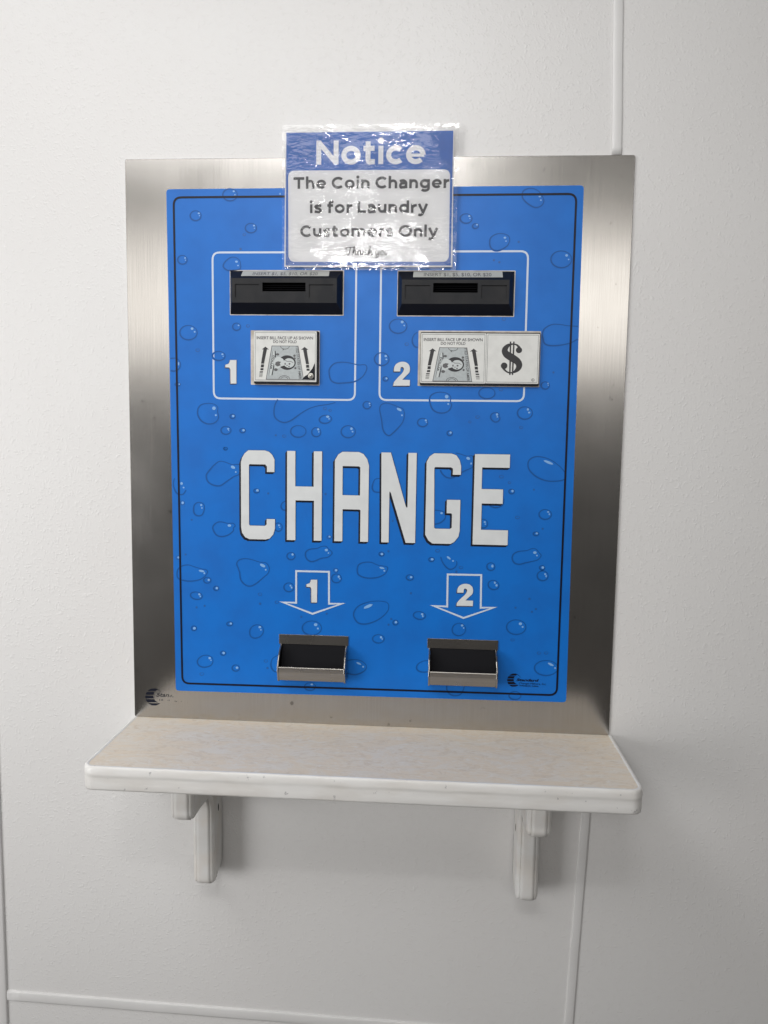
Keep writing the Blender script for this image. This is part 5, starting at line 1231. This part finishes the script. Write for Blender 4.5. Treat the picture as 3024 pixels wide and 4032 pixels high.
# ---- instruction placards
def placard(outer, block, faces, bill_rect, peel, dollar):
    m = MB()
    blk = rounded(box4(*block), 1.6)
    yf = -.0108
    ring = [(x / 1000, -.0049, z / 1000) for x, z in blk]
    top = [(x / 1000, yf + .0006, z / 1000) for x, z in blk]
    x0, x1, z0, z1 = block
    ins = rounded(box4(x0 + .7, x1 - .7, z0 + .7, z1 - .7), 1.2)
    m.grid([ring, top, [(x / 1000, yf, z / 1000) for x, z in ins]], closed=True, smooth=False)
    m.flat(ins, yf)
    pl = m.build('instruction_placard', M['dark'], machine)
    m = MB()
    m.flat(rounded(box4(*outer), 1.2), -.0048)
    m.build('gasket', M['cream'], pl)
    m = MB()
    for f in faces:
        x0, x1, z0, z1 = f
        m.flat(rounded(box4(*f), 1.2), yf - .0003, (), 0)
        m.stroke(box4(x0 + 2.2, x1 - 2.2, z0 + 2.2, z1 - 2.2), .55, yf - .0004, True, 1)
    m.build('placard_face', [M['plac'], M['ink2']], pl)

    bx0, bx1, bz0, bz1 = bill_rect

    def P(x, z):
        return (bx0 + (x - 235) / 1220 * (bx1 - bx0), bz1 + (z - 68) / 947 * (bz0 - bz1))
    k_ = (bx1 - bx0) / 1220

    def circ(cx, cz, rx, rz, n=24, a0=0, a1=360):
        return [P(cx + rx * math.cos(t), cz + rz * math.sin(t)) for t in [math.radians(a0 + (a1 - a0) * q / (n - (a1 - a0 < 360))) for q in range(n)]]
    y1, y2, y3, y4 = yf - .0005, yf - .0006, yf - .0007, yf - .0008
    m = MB()                                 # the banknote drawing: 0 grey, 1 pale, 2 dark, 3 mid
    note = [P(575, 330), P(455, 1005), P(1222, 1005), P(1108, 330)]
    m.flat(note, y1, (), 0)
    m.stroke(note, 1.0, y1 - .00002, True, 3)
    m.flat(circ(885, 665, 178, 148), y2, (), 2)
    m.flat([P(640, 565), P(720, 545), P(800, 590), P(830, 640), P(840, 720), P(760, 745), P(700, 790), P(630, 770), P(612, 660)], y3, (), 1)
    m.flat(circ(925, 672, 112, 96), y3 - .00003, (), 1)
    m.flat([P(700, 640), P(760, 650), P(735, 690), P(755, 720), P(690, 745), P(640, 715), P(650, 660)], y4, (), 3)
    for q in ((935, 690, 20, 18), (925, 745, 18, 12), (845, 690, 14, 22), (885, 720, 22, 7)):
        m.flat(circ(*q, n=10), y4, (), 3)
    m.stroke([P(840, 610), P(880, 640), P(960, 640), P(1010, 668)], .8, y4, False, 3)
    for q in ((1035, 525, 26, 26), (1040, 580, 24, 24), (1055, 775, 24, 22), (690, 500, 36, 24), (655, 810, 40, 30)):
        m.flat(circ(*q, n=8), y2 - .00004, (), 3)
    for cx, cz, a0, a1, rr in ((840, 334, 0, 180, 90), (830, 1003, 180, 360, 112), (830, 1003, 180, 360, 74)):
        m.stroke(circ(cx, cz, rr, rr * .66, 14, a0, a1), .9, y2, False, 3)
    m.flat([P(790, 385), P(830, 385), P(800, 425)], y2, (), 3)
    m.flat([P(590, 440), P(640, 430), P(575, 925), P(512, 930)], y2 - .00002, (), 1)
    m.stroke([P(640, 430), P(648, 520), P(622, 700), P(575, 925)], 1.7, y2 - .00004, False, 2)
    m.stroke([P(592, 440), P(512, 930)], .7, y2 - .00004, False, 3)

    def turned(text, sx, sz, ex, ez, cap, mi, bold):
        a, b = Vector(P(sx, sz)), Vector(P(ex, ez))
        d = (b - a)
        L = d.length
        d.normalize()
        nrm = Vector((-d.y, d.x))

        def f(px, pz):
            v = a + d * px + nrm * pz
            return (v.x / 1000, y4, v.y / 1000)
        text_into(m, text, 0, L, 0, cap, 0, mi, bold, fn=f)
    turned('DOLLAR', 592, 520, 535, 800, 2.9, 2, .03)
    turned('ITED STATES OF AMER', 1058, 345, 1132, 1000, 4.2, 3, .015)
    m.build('banknote_drawing', [M['bill'], M['bill2'], M['ink'], M['ink2']], pl)

    for sgn in (0, 1):
        m = MB()
        X = (lambda v: v) if not sgn else (lambda v: 1682 - v)
        m.flat([P(X(440), 345), P(X(515), 405), P(X(472), 400), P(X(412), 690), P(X(350), 690), P(X(398), 400), P(X(365), 405)], y1, (), 0)
        if not (sgn and peel):
            segs = ((348, 412, 705, 765), (338, 402, 782, 825), (322, 392, 846, 872), (315, 388, 893, 908), (312, 384, 925, 935), (310, 380, 950, 958))
        else:
            segs = ((348, 412, 705, 765), (338, 402, 782, 825))
        for s0, s1, t0, t1 in segs:
            m.flat([P(X(s0 + 3), t0), P(X(s1), t0), P(X(s1 - 5), t1), P(X(s0 - 3), t1)], y1, (), 0)
        m.build('arrow', M['ink'], pl)
    m = MB()
    text_into(m, 'INSERT BILL FACE UP AS SHOWN', P(262, 0)[0], P(1412, 0)[0], P(0, 198)[1], P(0, 138)[1] - P(0, 198)[1], y1, bold=.02)
    text_into(m, 'DO NOT FOLD', P(598, 0)[0], P(1078, 0)[0], P(0, 272)[1], P(0, 216)[1] - P(0, 272)[1], y1, bold=.02)
    m.build('placard_lettering', M['ink2'], pl)
    if dollar:
        m = MB()
        text_into(m, 'R', 263.6, 266.2, 596.9, 2.2, y1)
        m.stroke([(264.9 + 2.3 * math.cos(t), 598 + 2.3 * math.sin(t)) for t in [q * math.pi / 8 for q in range(16)]], .5, y1, True)
        m.build('registered_mark', M['ink2'], pl)
    if peel:
        m = MB()
        m.flat([P(1452, 665), P(1400, 780), P(1345, 850), P(1300, 905), P(1240, 942), P(1190, 1008), P(1452, 1010)], y2, (), 0)
        m.build('torn_corner', M['dark'], pl)
        m = MB()
        rings = []
        c = P(1372, 930)
        for r, dy in ((5.0, 0), (5.0, .0006), (3.7, .0010), (2.9, .0007), (2.6, .0012), (1.2, .0018), (.05, .0019)):
            rings.append([((c[0] + r * math.cos(t)) / 1000, y2 - dy, (c[1] + r * math.sin(t)) / 1000) for t in [q * math.pi / 10 for q in range(20)]])
        m.grid(rings, closed=True)
        m.build('rivet', M['rivet'], pl)
    if dollar:
        m = MB()
        s = spline(DOLLAR, False, 6)
        m.stroke([(q[0], q[1]) for q in s], [q[2] for q in s], y1)
        for bx, bz, br in DOLLAR_BALLS:
            m.flat([(bx + br * math.cos(t), bz + br * math.sin(t)) for t in [q * math.pi / 10 for q in range(20)]], y1 - .00003)
        for b in DOLLAR_BARS:
            m.stroke(b, 2.3, y1 - .00006)
        m.build('dollar_symbol', M['ink'], pl)
    return pl


placard((-204.0, -87.4, 585.9, 675.8), (-197.2, -88.6, 587.6, 674.0), [(-197.0, -91.8, 591.2, 673.6)], (-194.6, -94.2, 594.0, 671.0), True, False)
placard((76.6, 276.3, 586.9, 677.3), (80.4, 274.8, 588.4, 674.0), [(81.0, 187.4, 591.4, 672.4), (187.8, 273.8, 591.8, 672.2)], (83.2, 185.2, 593.8, 670.0), False, True)


# ---- coin cups: open-topped steel pockets with curved cheeks
def coin_cup(x0, x1, zf, group=None):
    """x0..x1 outer width, zf the top of its flange (mm)"""
    zo = zf - 17.0                           # where the opening starts
    m = MB()
    m.box(x0 / 1000 - .0026, x1 / 1000 + .0014, -.0049, -.0066, zo / 1000, zf / 1000)
    cup = m.build('coin_cup', M['cup'], machine, bevel=.0003)
    prof = [(5, zo + 1), (12, zo - 2), (20, zo - 7), (28, zo - 14), (34, zo - 22), (38, zo - 31), (38.8, zo - 40), (36, zo - 49), (32.5, zo - 57), (30, zo - 59), (5, zo - 59)]
    for xa, xb in ((x0, x0 + 3.0), (x1 - 3.0, x1)):
        m = MB()
        A = [(xa / 1000, -d / 1000, z / 1000) for d, z in prof]
        Bq = [(xb / 1000, -d / 1000, z / 1000) for d, z in prof]
        m.poly(A)
        m.poly(Bq[::-1])
        for k in range(len(prof)):
            j = (k + 1) % len(prof)
            m.poly([A[k], A[j], Bq[j], Bq[k]])
        m.build('cheek', M['cup'], cup, bevel=.0009)
    lt, lb = zo - 31.5, zo - 56.5
    m = MB()
    lip = [(36.8, lt), (38.2, lt), (38.5, lt - 1), (37.4, lt - 9), (34.6, lb + 7), (32.2, lb + 1), (31.2, lb), (29.5, lb - .5), (8, lb - .5), (8, lb + 1), (29.5, lb + 1.2), (35.5, lt - 9), (36.8, lt - 2)]
    A = [((x0 + 3.05) / 1000, -d / 1000, z / 1000) for d, z in lip]
    Bq = [((x1 - 3.05) / 1000, -d / 1000, z / 1000) for d, z in lip]
    m.poly(A)
    m.poly(Bq[::-1])
    for k in range(len(lip)):
        j = (k + 1) % len(lip)
        m.poly([A[k], A[j], Bq[j], Bq[k]])
    m.build('lip', M['cup'], cup, merge=True)
    m = MB()                                 # shallow chute liner; its near-black colour stands in for deep shade
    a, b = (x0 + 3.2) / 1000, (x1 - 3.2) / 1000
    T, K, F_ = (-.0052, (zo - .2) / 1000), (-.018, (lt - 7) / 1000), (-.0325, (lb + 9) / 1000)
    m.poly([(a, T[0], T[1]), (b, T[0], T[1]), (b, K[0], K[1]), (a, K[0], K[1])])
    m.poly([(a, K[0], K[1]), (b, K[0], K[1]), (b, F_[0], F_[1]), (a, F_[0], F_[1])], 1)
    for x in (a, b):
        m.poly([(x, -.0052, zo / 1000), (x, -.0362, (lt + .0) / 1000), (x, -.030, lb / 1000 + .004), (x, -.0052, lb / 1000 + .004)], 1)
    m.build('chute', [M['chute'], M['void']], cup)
    return cup


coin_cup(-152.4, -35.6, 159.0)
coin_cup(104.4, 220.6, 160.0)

# ================================================================ THE LAMINATED NOTICE, taped over the machine's upper edge
sign = thing('notice_sign', 'laminated blue and white paper notice taped over the top edge of the machine', 'notice', (0, 0, 1.0))
SY = -.0082
m = MB()
paper_q = [(-146.8, 778.2), (129.4, 778.4), (127.1, 993.0), (-145.4, 992.2)]
m.flat(paper_q, SY)
paper = m.build('paper_sheet', M['paper'], sign)
m = MB()
m.flat([(-144.6, 780.6), (127.0, 780.8), (126.0, 990.8), (-143.8, 990.2)], SY - .0002)
m.build('blue_print', M['pblue'], paper)
m = MB()
m.flat(rounded([(-139.7, 786.4), (123.6, 786.6), (122.4, 931.3), (-140.8, 931.0)], 11), SY - .0004)
m.build('white_print', M['paper'], paper)
m = MB()
pen_text(m, 'Notice', -94.9, 81.9, 940.0, 37.4, .215, SY - .0004, 1, .10)
pen_text(m, 'The Coin Changer', -131.8, 121.2, 902.2, 18.4, .226, SY - .0006)
pen_text(m, 'is for Laundry', -104.8, 87.6, 863.8, 18.4, .226, SY - .0006)
pen_text(m, 'Customers Only', -120.6, 104.8, 826.2, 18.2, .226, SY - .0006)
m.build('notice_lettering', [M['ptext'], M['paper']], paper)
# 'Thank you' in a pen-like script
SCRIPT = [
    [(2, 8.8), (0, 10.5), (2, 12.3), (7, 12), (12, 12.2), (14, 13)], [(8, 12), (6.5, 6), (5, 1), (3, -.4), (1.6, .8)],
    [(10.5, 0), (13.5, 7), (15, 12.5), (13.8, 12.8), (12.2, 7), (11.4, 1.6), (14.4, 6.4), (16.6, 7), (16.4, 4), (15.8, .8), (17.2, .2), (19, 1.8)],
    [(25, 5.6), (23, 7), (20, 5.4), (19.4, 2), (21, 0), (23.4, 2), (25.2, 6.2), (24.2, 1.4), (25.2, 0), (27.2, 1.8)],
    [(28.6, 6.8), (27.8, 0), (30, 5), (32.6, 7), (33, 4.6), (32.2, 1), (33.4, 0), (35.2, 1.6)],
    [(36, 0), (38.6, 7), (40.2, 12.4), (39, 12.6), (37.6, 6), (36.8, .4), (39.8, 5.6), (42, 6.8), (41.6, 4.2), (38.8, 3.6), (42, .6), (44, .4), (45, 1.4)],
    [(50, 6.8), (49.4, 2.6), (51, .4), (53.6, 2.4), (55, 6.8), (53.4, -1), (51.4, -4.4), (49.2, -3.6), (51, -.8), (56.4, 2)],
    [(60.4, 6.8), (57.8, 5.4), (57.2, 2), (59, 0), (61.6, 2.2), (61.4, 5.6), (60, 6.6), (63.4, 5.6)],
    [(64.6, 6.8), (64, 2), (65.6, .2), (68, 2.6), (69.2, 6.8), (68.4, 1.6), (69.6, 0), (71.6, 1.8)]]
m = MB()
for k, s in enumerate(SCRIPT):
    c = spline(s, False, 5)
    m.stroke([(-45 + p[0], 797.4 + p[1]) for p in c], [.75 + .45 * abs(math.sin(q * .55 + k)) for q in range(len(c))], SY - .0006 - k * .00002)
m.build('script_lettering', M['ptext'], paper)
# the clear pouch: a wavy film sealed around the sheet
NX, NZ = 116, 92
cq = [(-149.6, 773.6), (135.4, 772.2), (135.2, 1001.2), (-150.4, 1001.6)]
rows = []
for j in range(NZ + 1):
    t = j / NZ
    r = []
    for i in range(NX + 1):
        s = i / NX
        a = Vector(cq[0]).lerp(Vector(cq[1]), s)
        b = Vector(cq[3]).lerp(Vector(cq[2]), s)
        p = a.lerp(b, t)
        edge = min(s, 1 - s, t * .8, (1 - t) * .8)
        q = Vector((p.x * .012, p.y * .012, .3))
        d = .55 * noise.noise(q) + .35 * noise.noise(q * 2.7 + Vector((5, 0, 0)))
        d += .55 * math.sin((p.x * .74 + p.y * .36) * .055 + 1.2) * noise.noise(q * .9 + Vector((0, 3, 0)))
        rip = max(0, 1 - edge / .035)
        d += rip * .55 * noise.noise(Vector((p.x * .085, p.y * .085, 2.)))
        jx = 1.1 * noise.noise(Vector((p.y * .06, 1, 0))) if i in (0, NX) else 0
        jz = 1.1 * noise.noise(Vector((p.x * .06, 4, 0))) if j in (0, NZ) else 0
        r.append(((p.x + jx) / 1000, SY - .0022 - d * .0011, (p.y + jz) / 1000))
    rows.append(r)
m = MB()
m.grid(rows)
m.build('laminate_pouch', M['film'], sign)

# ================================================================ THE SHELF below the machine
shelf = thing('wall_shelf', 'white painted wall shelf with beige marbled top on two wooden brackets', 'shelf', (0, 0, 1.0))


def outline(hw, depth, r, n_front=90):
    pts = [(-hw, 0), (-hw, -(depth - r) * .33), (-hw, -(depth - r) * .66), (-hw, -(depth - r))]
    for k in range(1, 9):
        t = math.radians(180 + 90 * k / 8)
        pts.append((-hw + r + r * math.cos(t), -depth + r + r * math.sin(t)))
    for k in range(1, n_front):
        pts.append((-hw + r + (2 * hw - 2 * r) * k / n_front, -depth))
    for k in range(0, 9):
        t = math.radians(270 + 90 * k / 8)
        pts.append((hw - r + r * math.cos(t), -depth + r + r * math.sin(t)))
    pts += [(hw, -(depth - r) * .66), (hw, -(depth - r) * .33), (hw, 0)]
    return [(x * .990 if x < 0 else x, y) for x, y in pts]      # the board's left end is cut a little shorter


out0 = outline(.4205, .2120, .019)
prof = [(7.4, -.4), (6.2, .5), (4.0, .9), (1.4, 0), (.5, -2.4), (-.1, -6), (-.5, -10.5), (-.45, -12.6), (.0, -14.2), (.2, -17), (.1, -25), (.1, -33.0), (.9, -35.8), (3.2, -37.0), (40, -37.2)]
rows = []
for ins, z in prof:
    r = ins / 1000
    lp = outline(.4205 - r, .2120 - r, max(.019 - r, .004))
    row = []
    for k, (x, y) in enumerate(lp):
        nz = noise.noise(Vector((x * 30, y * 30, z * .25)))
        n2 = noise.noise(Vector((x * 110, y * 110, z * .3 + 9)))
        amp = .00045 if z < -1 else .00025
        row.append((x, y - (nz * amp + n2 * amp * .5 if y < -.001 else 0), z / 1000 + (nz * .0003 if ins < 20 else 0)))
    rows.append(row)
m = MB()
m.grid(rows)
m.poly([rows[-1][k] for k in range(len(out0))])
board = m.build('board', M['paint'], shelf, merge=False)
m = MB()
lp = outline(.4205 - .0068, .2120 - .0068, .0125)
m.poly([(x, y, 0.0) for x, y in lp])
m.poly([(x, y, -.034) for x, y in lp][::-1])
m.build('laminate_top', M['lam'], board)


def bracket(cx):
    """an L of thick board with a routed front edge: arm below the shelf, leg down the wall"""
    path = [(166, -37.2), (166, -60), (166, -90)]
    for k in range(1, 8):                                   # nose
        t = math.radians(90 * k / 7)
        path.append((150 + 16 * math.cos(t), -91 - 16 * math.sin(t)))
    path += [(140, -107.2), (115, -108), (96, -109.5)]
    for k in range(1, 11):                                  # hollow under the arm
        path.append((88 - 32 * math.sin(math.radians(9 * k)), -142 + 32 * math.cos(math.radians(9 * k))))
    path += [(55.5, -165), (55, -200), (55, -240), (55, -264)]
    for k in range(1, 8):                                   # foot
        t = math.radians(90 * k / 7)
        path.append((41 + 14 * math.cos(t), -266 - 14 * math.sin(t)))
    path += [(28, -277), (12, -270), (0.3, -265)]
    n = len(path)
    nrm = []
    for k in range(n):
        a, b = Vector(path[max(0, k - 1)]), Vector(path[min(n - 1, k + 1)])
        d = (b - a).normalized()
        nrm.append(Vector((-d.y, d.x)))
    cross = [(-18.6, 8.6), (-18.6, 7.4), (-17.9, 7.0), (-17.2, 4.8), (-15.6, 2.6), (-13.4, 1.5), (-12.3, 1.2), (-12.1, 2.2), (-11.7, 2.2), (-11.5, 0), (-6, -.1), (0, -.15), (6, -.1), (11.5, 0), (11.7, 2.2), (12.1, 2.2), (12.3, 1.2), (13.4, 1.5), (15.6, 2.6), (17.2, 4.8), (17.9, 7.0), (18.6, 7.4), (18.6, 8.6)]
    rows = []
    for k in range(n):
        p = Vector(path[k])
        row = []
        for u, e in cross:
            q = p - nrm[k] * e
            d = max(q.x, 0)
            z = min(q.y, -37.0)
            row.append(((cx + u) / 1000, -d / 1000, z / 1000))
        rows.append(row)
    m = MB()
    m.grid(rows)
    for side in (0, -1):
        lp = [(r[side][1], r[side][2]) for r in rows] + [(0.0003, -.0372)]
        tri = tessellate_polygon([[Vector((a, b, 0)) for a, b in lp]])
        X = rows[0][side][0]
        i = len(m.v)
        m.v.extend((X, a, b) for a, b in lp)
        for t in tri:
            m.f.append(tuple(i + q for q in t))
            m.m.append(0)
            m.smooth.append(False)
    return m.build('bracket', M['bpaint'], shelf, merge=True)


for cx, side, d, z in ((-277.4, 1, 25, -150), (278.6, -1, 22, -163)):
    b = bracket(cx)
    m = MB()
    x = (cx + side * 18.9) / 1000
    ring = [(x, -(d + 2.8 * math.cos(t)) / 1000, (z + 7 * math.sin(t) + 1.6 * math.cos(t)) / 1000) for t in [k * math.pi / 6 for k in range(12)]]
    m.poly(ring if side < 0 else ring[::-1])
    m.build('screw_hole', M['void'], b)
